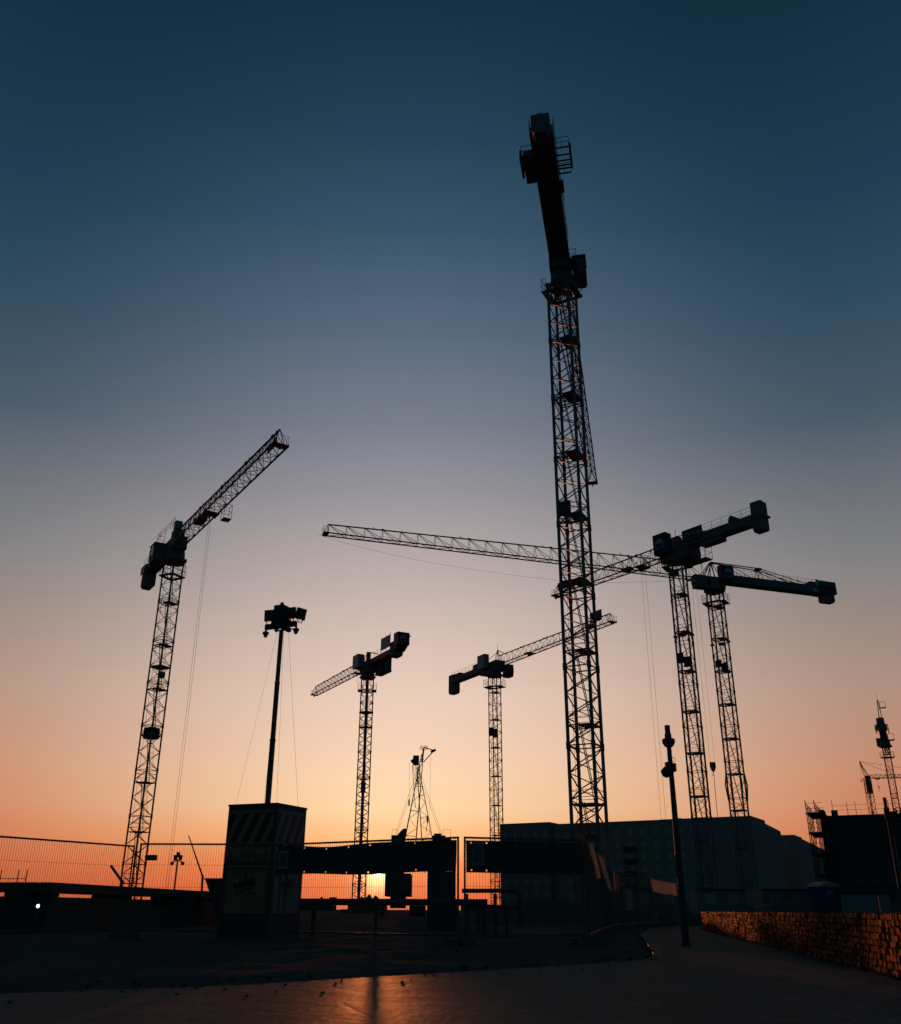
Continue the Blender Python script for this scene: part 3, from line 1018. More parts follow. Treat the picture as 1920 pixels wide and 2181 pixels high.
# --- rightmost big crane, long jib to the left, pendant bars over its counter-jib
def crane_longjib():
    az = -162.0
    r = crane_root('tower crane with the very long jib reaching left and pendant bars over its counter-jib', 49.5, 165.0, az)
    rot = R(-34 - az)
    a, zj = 2.34, 57.7
    base_block(r, a, rot)
    mast, C = make_mast(r, a, rot, 55.4, 0.12, 0.05, 6.0, 4, (4.4, 6.0), 1, False, dense=True)
    ex, ey = Vector((math.cos(rot), math.sin(rot), 0)), Vector((-math.sin(rot), math.cos(rot), 0))
    for dx, z in ((-.35, 41.7), (.65, 41.1)):
        b = MB()
        b.box(Vector((0, 0, z)) + ex * dx - ey * (a / 2 + .06), (1.2, .06, 1.3), (ex, ey, Vector((0, 0, 1))))
        b.build('notice_panel', 'signdark', mast)
    b = MB()
    for dx in (-1, 1):
        b.box(Vector((0, 0, 45.7 + dx * .1)) + ex * dx * (a / 2 + .35), (.6, .45, .3), (ex, ey, Vector((0, 0, 1))))
    b.box(Vector((-.2, 0, 45.6)), (.9, .7, .5), (ex, ey, Vector((0, 0, 1))))
    b.build('mast_clamp', 'slew', mast)
    # splayed lower tower section
    for x, y in C:
        sp_ = MB()
        v = Vector((x, y, 0))
        sp_.bar(v * 1.0 + Vector((0, 0, 23)), v * 1.22 + Vector((0, 0, 20.6)), .13)
        sp_.bar(v * 1.22 + Vector((0, 0, 20.6)), v * 1.05 + Vector((0, 0, 18)), .13)
        sp_.build('splice_collar', 'mast', mast)
    make_access_platform(r, a, rot, 53.3, .85, 1.1)
    slewing(r, a * .85, 55.4, 56.9, a)
    t = MB()
    t.span(-1.8, 3.4, -1.15, 1.15, 56.2, 58.2)
    for x0, x1 in ((-1.1, .1), (.1, .2), (1.5, .2), (2.6, .3)):
        for sd in (-.7, .7): t.bar((x0, sd, 58.4), (x1, sd * .3, 61.4), .1)
    t.bar((.2, 0, 61.2), (.2, 0, 63.6), .035)
    tu = t.build('turret', 'slew', r)
    c = MB()
    c.span(-2.9, -.2, 1.3, 2.6, 57.5, 60.2)
    cb = c.build('control_cabinet', 'signdark', tu)
    house_logo(r, (-1.7, 2.605, 58.7), (-1, 0, 0), (0, 0, 1), 1.6, cb)
    make_cab(r, 4.4, 1.9, 55.3, 2.4, 1.6, 2.2, 1, 1)
    g = MB()
    g.span(-.6, 5.4, .9, 2.8, 55.3, 55.45)
    g.span(.6, 2.4, 1.2, 2.6, 55.45, 57.4)
    g.build('cab_gangway', 'slew', tu)
    cj = make_counter_jib(r, -25.4, zj - .2, 2.0, 1.5, 'slew', True, -4.5)
    pd = MB()
    for sd in (-.55, .55):
        pd.bar((.2, sd * .4, 61.4), (-10.2, sd, 61.2), .12)
        pd.bar((-10.2, sd, 61.2), (-22.5, sd, zj + 1.3), .085)
        pd.bar((-10.2, sd, 61.0), (-16.8, sd, zj + 1.3), .075)
        pd.bar((-10.2, sd, 61.0), (-9.6, sd, zj + 1.3), .06)
        pd.bar((-10.2, sd, 61.0), (-10.9, sd, zj + 1.3), .06)
        pd.bar((-3.6, sd, 61.2), (-8.3, sd, zj + 1.3), .06)
    pd.box((-10.2, 0, 61.15), (1.0, 1.4, .3))
    pd.build('pendant_bars', 'slew', cj)
    w = MB()
    w.span(-24.0, -21.4, -.7, .7, zj + 1.3, zj + 2.2)
    w.build('hoist_winch', 'slew', cj)
    make_weights(r, -26.5, 4, .55, 1.9, zj - 1.7, zj - .25)
    e = MB()
    e.span(-26.9, -23.1, -1.35, 1.35, zj - .15, zj + 2.3)
    eb = e.build('end_box', 'signdark', cj)
    lettering('OTTO WULFF', (-25.0, 1.36, zj + 1.7), (-1, 0, 0), (0, 0, 1), 3.2, 'sign', eb, height=.5)
    s = MB()
    s.span(-23.0, -22.3, 1.2, 1.26, zj + 1.2, zj + 2.5)
    s.span(-22.4, -21.4, 1.2, 1.26, zj - .1, zj + .7)
    s.build('side_panel', 'sign', cj)
    jb = make_jib(r, 2.2, 73.4, zj, 1.5, 3.2, 1.75, 3.05, 'slew', .10, .05, True)
    w = MB()
    w.span(7.6, 9.0, -.5, .5, zj + .15, zj + 1.1)
    w.build('winch_box', 'slew', jb)
    w = MB()
    w.path([(75.0, 0, 57.5), (73.2, 0, 57.04), (70, 0, 56.5), (66.8, 0, 56.01), (63.5, 0, 55.58), (60.3, 0, 55.21), (54.5, 0, 54.78), (48.6, 0, 54.48), (39.9, 0, 54.27), (31.9, 0, 54.31), (26, 0, 54.62), (20.8, 0, 55.11), (10.1, 0, 56.5), (7, 0, 57.3)], .018)
    w.build('slack_cable', 'rope', jb)
    make_trolley(r, 4.3, zj, 1.5, 24.2, None, .95, True, 7.5)
crane_longjib()

# --- distant crane with a lattice top at the right edge
def crane_far():
    az = 64.5
    r = crane_root('distant tower crane near the right edge with pointed lattice head and railed platforms', 125.02, 270.0, az)
    rot = R(-20 - az)
    a, zj = 1.7, 47.0
    base_block(r, a, rot)
    make_mast(r, a, rot, 44.0, 0.11, 0.05, 6.0, 4, (6.0, 12.0), 1, False)
    make_access_platform(r, a, rot, 41.2, .8, 1.0)
    slewing(r, a * 1.1, 44.0, 46.0, a)
    t = MB()
    t.span(-1.4, 1.4, -1.0, 1.0, 45.8, 47.6)
    for x, y in ((-.7, -.7), (-.7, .7), (.7, -.7), (.7, .7)):
        t.bar((x, y, 47.6), (.1, y * .12, 57.6), .11)
    for z in (50, 52.5, 55):
        k = (57.6 - z) / 10 * .7
        for q in (-1, 1):
            t.bar((-k, q * k, z), (k, q * k, z), .06); t.bar((q * k, -k, z), (q * k, k, z), .06)
    t.bar((.1, 0, 57.4), (.1, 0, 59.2), .06)
    tu = t.build('turret', 'slew', r)
    p = MB()
    p.span(-.6, .6, -1.9, -.3, 55.2, 55.35)
    rail(p, [(-.6, -.4, 55.3), (-.6, -1.9, 55.3), (.6, -1.9, 55.3)], 1.6, .07, 1.5, False)
    p.build('railed_platform', 'slew', tu)
    p = MB()
    p.span(-.8, 1.0, -2.6, -1.0, 45.9, 46.1)
    rail(p, [(-.8, -1.1, 46), (-.8, -2.6, 46), (1.0, -2.6, 46)], 1.7, .07, 1.5, False)
    p.build('railed_platform', 'slew', tu)
    cj = make_counter_jib(r, -17, zj, 1.7, 1.0, 'slew', True, -2)
    w = MB()
    w.span(-16.6, -11.8, -1.4, 1.4, zj - .2, zj + .9)
    for sd in (-1, 1): w.span(-15.6, -9.5, sd * 1.5, sd * 1.7, zj - .6, zj + 1.0)
    w.build('winch_platform', 'slew', cj)
    make_weights(r, -17.6, 3, .5, 2.0, zj - .8, zj + 2.4)
    make_cab(r, 1.0, 1.6, 44.6, 1.8, 1.2, 2.1, -1, -1)
    make_jib(r, 1.5, 32, zj, 1.5, 2.0, 1.6, 2.2, 'slew', .09, .045)
crane_far()

# --- small distant crane with a raised peak and stay ropes
def crane_small():
    r = thing('tower_crane', 'small distant tower crane with peaked head and stay ropes, right edge behind scaffolding', 'crane', (144.4, 330, 0), R(-8), cranes)
    a, rot = 1.7, R(20)
    base_block(r, a, rot)
    mast, C = make_mast(r, a, rot, 42.4, 0.11, 0.055, 5.5, 4, (5, 11), 1, False)
    sh = MB()
    sh.box((0, 0, 40.3), (2.0, 2.0, 3.9))
    sh.build('climbing_frame', 'slew', mast)
    t = MB()
    t.span(-.9, .9, -.8, .8, 42.4, 44.0)
    for q in (-.6, .6):
        t.bar((.5, q, 44), (-1.6, q * .2, 49.0), .12); t.bar((-.6, q, 44), (-1.6, q * .2, 49.0), .09)
    t.build('turret', 'slew', r)
    j = make_jib(r, .9, 34, 43.2, 1.3, 1.1, .9, 1.5, 'slew', .09, .05)
    s = MB()
    s.bar((-1.6, 0, 48.9), (9.4, 0, 44.3), .07)
    s.bar((-1.6, 0, 48.9), (26, 0, 44.2), .06)
    s.bar((-1.6, 0, 48.9), (-1.9, 0, 42.1), .05)
    s.build('stay_ropes', 'rope', r)
    k = MB()
    k.bar((-.8, 0, 43.4), (-2.4, 0, 42.0), .16)
    k.bar((-1.9, -.1, 42.0), (-.2, -.6, 33.0), .035)
    k.build('counter_arm', 'slew', r)
    make_trolley(r, 3.4, 43.2, 1.3, 40.6, None, .3, False)
    b = MB()
    b.prism([(3.15, -.15, 40.6), (3.65, -.15, 40.6), (3.5, -.15, 39.6), (3.3, -.15, 39.6)], (0, .3, 0))
    b.bar((3.4, 0, 39.6), (3.45, 0, 38.6), .06)
    b.build('hook_block', 'slew', r)
crane_small()

# ------------------------------------------------------------------ pair of lattice-boom crawler cranes
def boom(mb, foot, top, wf, wt, up, n, r):
    foot, top = Vector(foot), Vector(top)
    d = (top - foot).normalized()
    s = d.cross(Vector((0, 1, 0))).normalized()
    t = d.cross(s).normalized()
    def c(k, i, j):
        p = foot.lerp(top, k)
        w = wf + (wt - wf) * k
        return p + s * i * w / 2 + t * j * w / 2
    for i, j in ((-1, -1), (1, -1), (1, 1), (-1, 1)):
        mb.bar(c(0, i, j), c(1, i, j), r)
    for k in range(n):
        a, b = k / n, (k + 1) / n
        q = 1 if k % 2 else -1
        for j in (-1, 1):
            mb.bar(c(a, -q, j), c(b, q, j), r * .38)
            mb.bar(c(a, j, -q), c(b, j, q), r * .38)
        if k % 3 == 0:
            for j in (-1, 1): mb.bar(c(b, -1, j), c(b, 1, j), r * .6)
def crawler(label, x, foot, top, side_, hx):
    r = thing('crawler_crane', label, 'crane', (x, 120, 0), 0, 'crawler cranes with crossing booms')
    for sd in (-1, 1):
        t = MB()
        t.prism([(x + sd * 1.9 - .45, 117, .3), (x + sd * 1.9 - .45, 117.4, 0), (x + sd * 1.9 - .45, 122.6, 0), (x + sd * 1.9 - .45, 123, .3), (x + sd * 1.9 - .45, 123, .8), (x + sd * 1.9 - .45, 122.6, 1.1), (x + sd * 1.9 - .45, 117.4, 1.1), (x + sd * 1.9 - .45, 117, .8)], (.9, 0, 0))
        t.build('track', 'darkmetal', r, True)
    b = MB()
    b.span(x - .9, x + .9, 119, 121, .8, 2.1)
    b.span(hx - 1.3 if side_ > 0 else x - 1.5, hx - .45 if side_ > 0 else x + 1.5, 117.5, 123.5, 2.1, 4.6)
    b.span(x - .2, x + 1.7, 116.9, 117.5, 2.4, 4.0)
    body = b.build('body', 'darkmetal', r, True)
    h = MB()
    h.span(hx - .8, hx + .8, 119.3, 120.9, 4.6, 9.0)
    if side_ < 0:
        h.prism([(hx - .1, 119.6, 9.0), (hx + 1.0, 119.6, 9.0), (hx + 1.0, 119.6, 9.75), (hx + .7, 119.6, 9.85), (hx + .2, 119.6, 9.4)], (0, 1, 0))
    else:
        h.span(hx + .8, hx + 1.5, 119.4, 120.8, 7.6, 8.75)
        h.span(hx - .6, hx + .3, 119.6, 120.6, 9.0, 9.25)
    q0, q1 = (hx - .75, hx - .1) if side_ < 0 else (hx + .5, hx + 1.4)
    h.bar((q0, 120, 8.7), (q0, 120, 9.7), .025); h.bar((q0, 120, 9.7), (q1, 120, 9.7), .025); h.bar((q1, 120, 8.7), (q1, 120, 9.7), .025)
    h.build('machine_house', 'darkmetal', body, True)
    m = MB()
    boom(m, foot, top, 1.75, .22, 1, 14, .05)
    bo = m.build('boom', 'darkmetal', r, True)
    g = MB()
    for k in (-.3, .3):
        g.bar((x + side_ * 2.2 + k * .2, 121, 4.5), (top[0] + k * .5, 120.2, top[2] - .3), .02)
    g.build('stay_rope', 'rope', r, True)
    return r, bo
r1, b1 = crawler('lattice boom crane with two pulley wheels at its tip, leaning right', -6.0, (-5.1, 119.2, 5.0), (-3.35, 118.6, 18.6), -1, -6.2)
m = MB()
for dx in (-.26, .26):
    m.ring((-3.2 + dx, 118.5, 19.35), .25, .035, (0, 1, 0), 16)
    m.ring((-3.2 + dx, 118.5, 19.35), .08, .05, (0, 1, 0), 8)
m.bar((-3.4, 118.6, 17.6), (-3.2, 118.6, 19.3), .15)
m.bar((-3.2, 118.6, 19.4), (-1.9, 118.4, 19.0), .09); m.bar((-3.2, 118.6, 17.6), (-1.9, 118.4, 19.0), .07); m.bar((-2.3, 118.4, 18.8), (-1.7, 118.4, 19.1), .2)
m.build('pulley_head', 'darkmetal', b1, True)
m = MB()
m.bar((-2.3, 118.4, 18.9), (-2.35, 118.4, 9.0), .015)
m.bar((-2.6, 118.5, 11.2), (-2.6, 118.5, 10.4), .14); m.bar((-2.6, 118.5, 10.4), (-2.75, 118.5, 9.3), .05)
m.build('hook_line', 'rope', r1, True)
r2, b2 = crawler('lattice boom crane with square head box, leaning left behind the other boom', -1.3, (-2.1, 120.6, 5.0), (-4.0, 121.2, 17.4), 1, -1.2)
m = MB()
m.span(-4.6, -3.85, 120.8, 121.6, 17.6, 18.75)
m.prism([(-4.6, 121.0, 18.4), (-4.95, 121.0, 18.1), (-4.6, 121.0, 17.7)], (0, .4, 0))
for dx in (-.5, -.2, .1, .35): m.bar((-4.1 + dx, 121.2, 17.5), (-3.9 + dx * .4, 121.2, 15.2), .045)
m.bar((-4.7, 121.2, 17.6), (-4.2, 121.2, 12.4), .05)
m.build('head_box', 'darkmetal', b2, True)
m = MB()
m.bar((-5.05, 121.2, 18.0), (-5.0, 121.2, 12.8), .015); m.bar((-5.0, 121.2, 13.4), (-5.0, 121.2, 12.6), .13)
m.build('hook_line', 'rope', r2, True)

# ------------------------------------------------------------------ ground, pavement, soil
def sheet(name, pts, z, mat):
    b = MB()
    b.add([(x, y, z) for x, y in pts], [tuple(range(len(pts)))])
    o = b.build(name, mat)
    o['kind'] = 'structure'
    return o
sheet('ground', [(-3000, -500), (3000, -500), (3000, 4500), (-3000, 4500)], -0.07, 'soil')
edge = [(-30, -2.0), (-9, 6.2), (-3.66, 8.55), (-1.96, 9.6), (0.03, 11.7), (1.6, 13.4), (2.85, 14.9), (3.3, 16.4), (4.3, 22), (5.9, 31.2), (9.0, 45)]
pv = MB()
poly = edge + [(30, 60), (45, 60), (45, -20), (-30, -20)]
pv.prism([(x, y, -0.06) for x, y in reversed(poly)], (0, 0, 0.06))
o = pv.build('pavement', 'paving')
o['kind'] = 'structure'
# rough soil strip between paving and fence
from mathutils import noise as mnoise
def edge_y(x):
    for (xa, ya), (xb, yb) in zip(edge, edge[1:]):
        if xa <= x <= xb: return ya + (yb - ya) * (x - xa) / (xb - xa)
    return 60
sb = MB()
nx, ny = 150, 130
X0, X1, Y0, Y1 = -16.0, 8.5, 4.0, 44.0
for j in range(ny + 1):
    for i in range(nx + 1):
        x = X0 + (X1 - X0) * i / nx
        y = Y0 + (Y1 - Y0) * (j / ny) ** 1.5
        d = y - edge_y(x)
        a = max(0.0, min(1.0, (d + 0.05) / 0.9))
        hgt = mnoise.fractal(Vector((x * 1.1, y * 1.1, 3.1)), 1.0, 2.0, 5)
        z = -0.10 + a * (0.11 + 0.05 * hgt + 0.05 * max(0, mnoise.noise(Vector((x * .35, y * .35, 9)))))
        sb.v.append(Vector((x, y, z)))
for j in range(ny):
    for i in range(nx):
        k = j * (nx + 1) + i
        sb.f.append((k, k + 1, k + nx + 2, k + nx + 1))
o = sb.build('soil_strip', 'soil', smooth=True)
o['kind'] = 'structure'
# loose stones and crumbs: far too many to count
st = MB()
for i in range(260):
    x = random.uniform(-9, 5)
    y = edge_y(x) + random.choice((random.uniform(0, 1.2), random.uniform(0, 7), random.gauss(-.5, .6)))
    if y - edge_y(x) < 0: s_ = random.uniform(.006, .016)
    else: s_ = random.uniform(.01, .03)
    if y > 27: continue
    z = 0.0 if y < edge_y(x) else .0
    c = Vector((x, y, z + s_ * .4))
    st.add([c + Vector((random.uniform(.6, 1.3) * s_ * sx, random.uniform(.6, 1.3) * s_ * sy, random.uniform(.4, .8) * s_ * sz)) for sz in (-1, 1) for sx, sy in ((-1, -1), (1, -1), (1, 1), (-1, 1))],
           [(3, 2, 1, 0), (4, 5, 6, 7), (0, 1, 5, 4), (1, 2, 6, 5), (2, 3, 7, 6), (3, 0, 4, 7)])
o = st.build('loose_stones', 'soil')
o['kind'] = 'stuff'

# ------------------------------------------------------------------ low stone wall at the right
WP = [(4.25, 3.0), (4.45, 6.5), (4.62, 9.0), (4.86, 11.04), (5.30, 13.3), (5.72, 15.9), (6.35, 19.4), (7.25, 24.4), (8.4, 31.0), (9.6, 37.3), (10.45, 41.6), (10.9, 43.0), (11.9, 44.2), (13.4, 44.8)]
def along(pts):
    L_ = [0]
    for a, b in zip(pts, pts[1:]): L_.append(L_[-1] + (Vector(b) - Vector(a)).length)
    return L_
WL = along(WP)
def wall_at(s):
    for k in range(len(WP) - 1):
        if s <= WL[k + 1] or k == len(WP) - 2:
            t = (s - WL[k]) / (WL[k + 1] - WL[k])
            a, b = Vector(WP[k]), Vector(WP[k + 1])
            p = a.lerp(b, t)
            d = (b - a).normalized()
            return p, d
wl = thing('stone_wall', 'low red-brown stone block wall lit by the sunset along the pavement', 'wall', (5.7, 15.9, 0))
core = MB()
for k in range(len(WP) - 1):
    a, b = Vector(WP[k]), Vector(WP[k + 1])
    d = (b - a).normalized()
    n = Vector((d.y, -d.x))
    q = [a + n * .07, b + n * .07, b + n * .42, a + n * .42]
    core.prism([(p.x, p.y, -.05) for p in q], (0, 0, .67))
core.build('core', 'darkcon', wl, True)
sm = MB()
H_ = 0.645
courses = 9
ch = H_ / courses
for c in range(courses):
    s = random.uniform(0, .1)
    while s < WL[-1] - .05:
        w_ = random.uniform(.07, .135)
        p, d = wall_at(min(s + w_ / 2, WL[-1] - .01))
        n = Vector((-d.y, d.x))          # towards the pavement
        yaw = random.gauss(0, .10)
        d2 = Vector((d.x * math.cos(yaw) - d.y * math.sin(yaw), d.x * math.sin(yaw) + d.y * math.cos(yaw)))
        n2 = Vector((-d2.y, d2.x))
        out_ = random.gauss(.015, .009)
        if random.random() < .07: out_ -= .05
        cc = p - n * .09 + n * out_
        hh = ch - random.uniform(.010, .022)
        tilt = random.gauss(0, .06)
        zz = Vector((n2.x * tilt, n2.y * tilt, 1)).normalized()
        nn3 = Vector((n2.x, n2.y, -tilt)).normalized()
        sm.box((cc.x, cc.y, ch * (c + .5) + random.uniform(-.006, .006)), (max(.05, w_ - .02), .18, hh), (Vector((d2.x, d2.y, 0)), nn3, zz))
        s += w_
sm.build('stones', 'stone', wl, True)
# ragged earth and moss along the foot of the wall
ft = MB()
for i in range(700):
    s = random.uniform(0, WL[-1])
    p, d = wall_at(s)
    n = Vector((-d.y, d.x))
    c = p + n * abs(random.gauss(0, .07))
    k = random.uniform(.015, .05)
    ft.add([(c.x + k * random.uniform(-1, 1), c.y + k * random.uniform(-1, 1), 0), (c.x + k * random.uniform(-1, 1), c.y + k * random.uniform(-1, 1), 0), (c.x + k * .4 * random.uniform(-1, 1), c.y + k * .4 * random.uniform(-1, 1), k * random.uniform(.5, 1.3))], [(0, 1, 2)])
o = ft.build('wall_foot_weeds', 'soil')
o['kind'] = 'stuff'

# ------------------------------------------------------------------ mobile fence panels
FENCE = 'mobile fence panels round the site'
def mobile_fence(A, B, label, feet=True, rz=.021):
    A, B = Vector(A), Vector(B)
    d = (B - A)
    Ln = d.length
    d.normalize()
    r = thing('mobile_fence', label, 'fence', (A.x, A.y, 0), math.atan2(d.y, d.x), FENCE)
    f = MB()
    f.bar((.02, 0, .05), (.02, 0, 2.0), rz, 8); f.bar((Ln - .02, 0, .05), (Ln - .02, 0, 2.0), rz, 8)
    f.bar((.02, 0, 1.98), (Ln - .02, 0, 1.98), rz, 8); f.bar((.02, 0, .2), (Ln - .02, 0, .2), rz, 8)
    f.build('frame', 'galv', r)
    w = MB()
    n = int(Ln / .06)
    for i in range(1, n):
        x = .02 + (Ln - .04) * i / n
        w.bar((x, .004, .2), (x, .004, 1.98), .0032)
    for z in (.62, 1.08, 1.54):
        w.bar((.03, -.004, z), (Ln - .03, -.004, z), .0036)
    w.build('wire_mesh', 'galv', r)
    if feet:
        for x in (.02, Ln - .02):
            b = MB()
            b.prism([(x - .12, -.36, .0), (x + .12, -.36, .0), (x + .09, -.36, .14), (x - .09, -.36, .14)], (0, .72, 0))
            b.build('foot_block', 'concrete', r)
    return r
mobile_fence((-9.75, 19.0), (-7.33, 22.98), 'fence panel at the left edge, its top bar slanting down to the right')
mobile_fence((-6.94, 22.12), (-3.70, 22.01), 'fence panel in front of the watch tower cabinet')
mobile_fence((-3.60, 21.95), (0.205, 19.55), 'fence panel carrying the long black banner the sun shines under')
mobile_fence((0.30, 19.55), (2.72, 20.17), 'fence panel right of the narrow gap, behind the shorter black banner')
away = [(2.80, 20.3), (3.43, 23.6), (4.13, 27.1), (4.82, 30.6), (5.52, 34.1), (6.5, 37.6), (7.7, 40.9), (8.9, 44.2), (10.1, 47.5), (11.3, 50.8)]
names = ['first fence panel past the corner, with the two torn pale tarpaulins', 'second fence panel past the corner, under the right torn tarpaulin', 'third fence panel past the corner along the pavement',
         'fourth fence panel past the corner along the pavement', 'fifth fence panel past the corner, before the narrow hanging cloth', 'fence panel behind the narrow hanging cloth, where the fence bends',
         'fence panel just before the wide pale tarpaulin', 'fence panel carrying the wide pale tarpaulin', 'last fence panel, farthest along the pavement']
for i, (a, b) in enumerate(zip(away, away[1:])):
    d = (Vector(b) - Vector(a)).normalized() * .06
    mobile_fence(Vector(a) + d, Vector(b) - d, names[i])
def cloth_strip(name, A, B, ztop, zbot, mat, holes=True, sag=.03, wav=.03, nx_=60):
    """hanging banner as a thin solid with eyelet holes along both hems"""
    A, B = Vector(A), Vector(B)
    d = B - A
    Ln = d.length
    d.normalize()
    n = Vector((d.y, -d.x))
    r = thing(name, '', '', (A.x, A.y, 0), math.atan2(d.y, d.x))
    eye = [Ln * (i + .35) / 8 for i in range(8)]
    xs = sorted(set([Ln * i / nx_ for i in range(nx_ + 1)] + [e + k for e in eye for k in (-.016, .016)]))
    rows = [0, .045, .075, .3, .6, .9, .925, .955, 1.0]
    rows = [0, .05, .095, .3, .5, .7, .905, .95, 1.0]
    mb = MB()
    th = .006
    for side_ in (0, 1):
        for u in rows:
            for x in xs:
                zt = ztop(x / Ln); zb = zbot(x / Ln)
                z = zt + (zb - zt) * u
                y = -wav * math.sin(x * 2.3 + u * 2) * (1 - .3 * u) - .045 - th * side_
                mb.v.append(Vector((x, y, z)))
    nc, nr = len(xs), len(rows)
    def hole(i, j):
        if not holes or j not in (1, nr - 3): return False
        m = (xs[i] + xs[i + 1]) / 2
        return any(abs(m - e) < .015 for e in eye)
    for j in range(nr - 1):
        for i in range(nc - 1):
            if hole(i, j): continue
            k = j * nc + i
            mb.f.append((k, k + 1, k + nc + 1, k + nc))
            o_ = nc * nr
            mb.f.append((o_ + k + nc, o_ + k + nc + 1, o_ + k + 1, o_ + k))
    mb.build('fabric', mat, r)
    return r, Ln
def sheet_sign(r, x0, x1, z0, z1, y):
    p = MB()
    p.span(x0, x1, y - .004, y, z0, z1)
    a = p.build('poster', 'poster', r)
    q = MB()
    w = (x1 - x0)
    q.span(x0 + w * .12, x1 - w * .12, y - .008, y - .0041, z0 + w * .18, z1 - w * .18)
    q.build('print_area', 'posterfill', a)
bn, Ln = cloth_strip('fence_banner', (-3.78, 22.0), (0.17, 19.56), lambda t: 1.955 - .06 * math.exp(-((t - .3) / .16) ** 2) - .02 * t, lambda t: 1.335 + .02 * math.sin(t * 9), 'banner')
tag(bn, 'long black banner tied to the fence, the sun at its lower hem', 'banner', 'black banners on the fence')
sheet_sign(bn, .06, .36, 1.46, 1.84, -.09)
bn, Ln = cloth_strip('fence_banner', (0.33, 19.55), (2.74, 20.18), lambda t: 1.925, lambda t: 1.33 - .02 * t, 'banner')
tag(bn, 'shorter black banner on the fence right of the gap, pale poster at its left end', 'banner', 'black banners on the fence')
sheet_sign(bn, .10, .36, 1.46, 1.90, -.09)

def hanging(name, label, A, B, outline, mat='tarp'):
    """cloth hung on a fence line; outline is (distance along, height) pairs, folded in depth"""
    A, B = Vector(A), Vector(B)
    d = (B - A).normalized()
    n = Vector((d.y, -d.x))
    b = MB()
    vs = []
    for sd in (0, 1):
        for i, (s, z) in enumerate(outline):
            p = A + d * s + n * (.10 + .035 * math.sin(i * 2.1) + .012 * sd)
            vs.append((p.x, p.y, z))
    k = len(outline)
    h2 = k // 2
    fs = []
    for i in range(h2 - 1):
        a, b_, c, e = i, i + 1, k - 2 - i, k - 1 - i
        fs.append((a, b_, c, e)); fs.append((k + e, k + c, k + b_, k + a))
    for i in range(k):
        j = (i + 1) % k
        fs.append((i, k + i, k + j, j))
    b.add(vs, fs)
    return tag(b.build(name, mat), label, 'tarpaulin', 'loose cloths on the fence')
c0, c1, c2, c3 = (2.72, 20.2), (5.8, 35.5), (8.8, 44.0), (11.3, 50.8)
hanging('torn_tarpaulin', 'left strip of the torn pale tarpaulin hanging at the fence corner', c0, c1, [(.9, 2.0), (2.2, 2.04), (3.7, 2.02), (4.5, 1.72), (5.0, 1.40), (4.3, 1.38), (3.2, 1.54), (1.5, 1.80)])
hanging('torn_tarpaulin', 'right strip of the torn pale tarpaulin, longer and drooping to a point', c0, c1, [(4.7, 2.0), (7.0, 1.97), (9.4, 1.93), (10.8, 1.62), (11.6, 1.2), (10.0, 1.34), (7.6, 1.52), (5.5, 1.78)])
hanging('hanging_cloth', 'narrow brown cloth with two frayed tails on the fence left of the lamp', c0, c1, [(15.3, 1.98), (17.5, 2.0), (20.0, 1.98), (23.2, 2.0), (25.6, 1.7), (22.5, 1.62), (19.8, 1.24), (17.6, 1.42), (16.2, 1.16), (15.5, 1.3)])
hanging('hanging_cloth', 'wide pale tarpaulin hanging low on the fence beside the lamp', c2, c3, [(.1, 2.0), (2.6, 1.93), (5.2, 1.96), (8.5, 1.98), (8.4, 1.36), (6.6, 1.44), (4.2, 1.38), (.5, 1.46)])

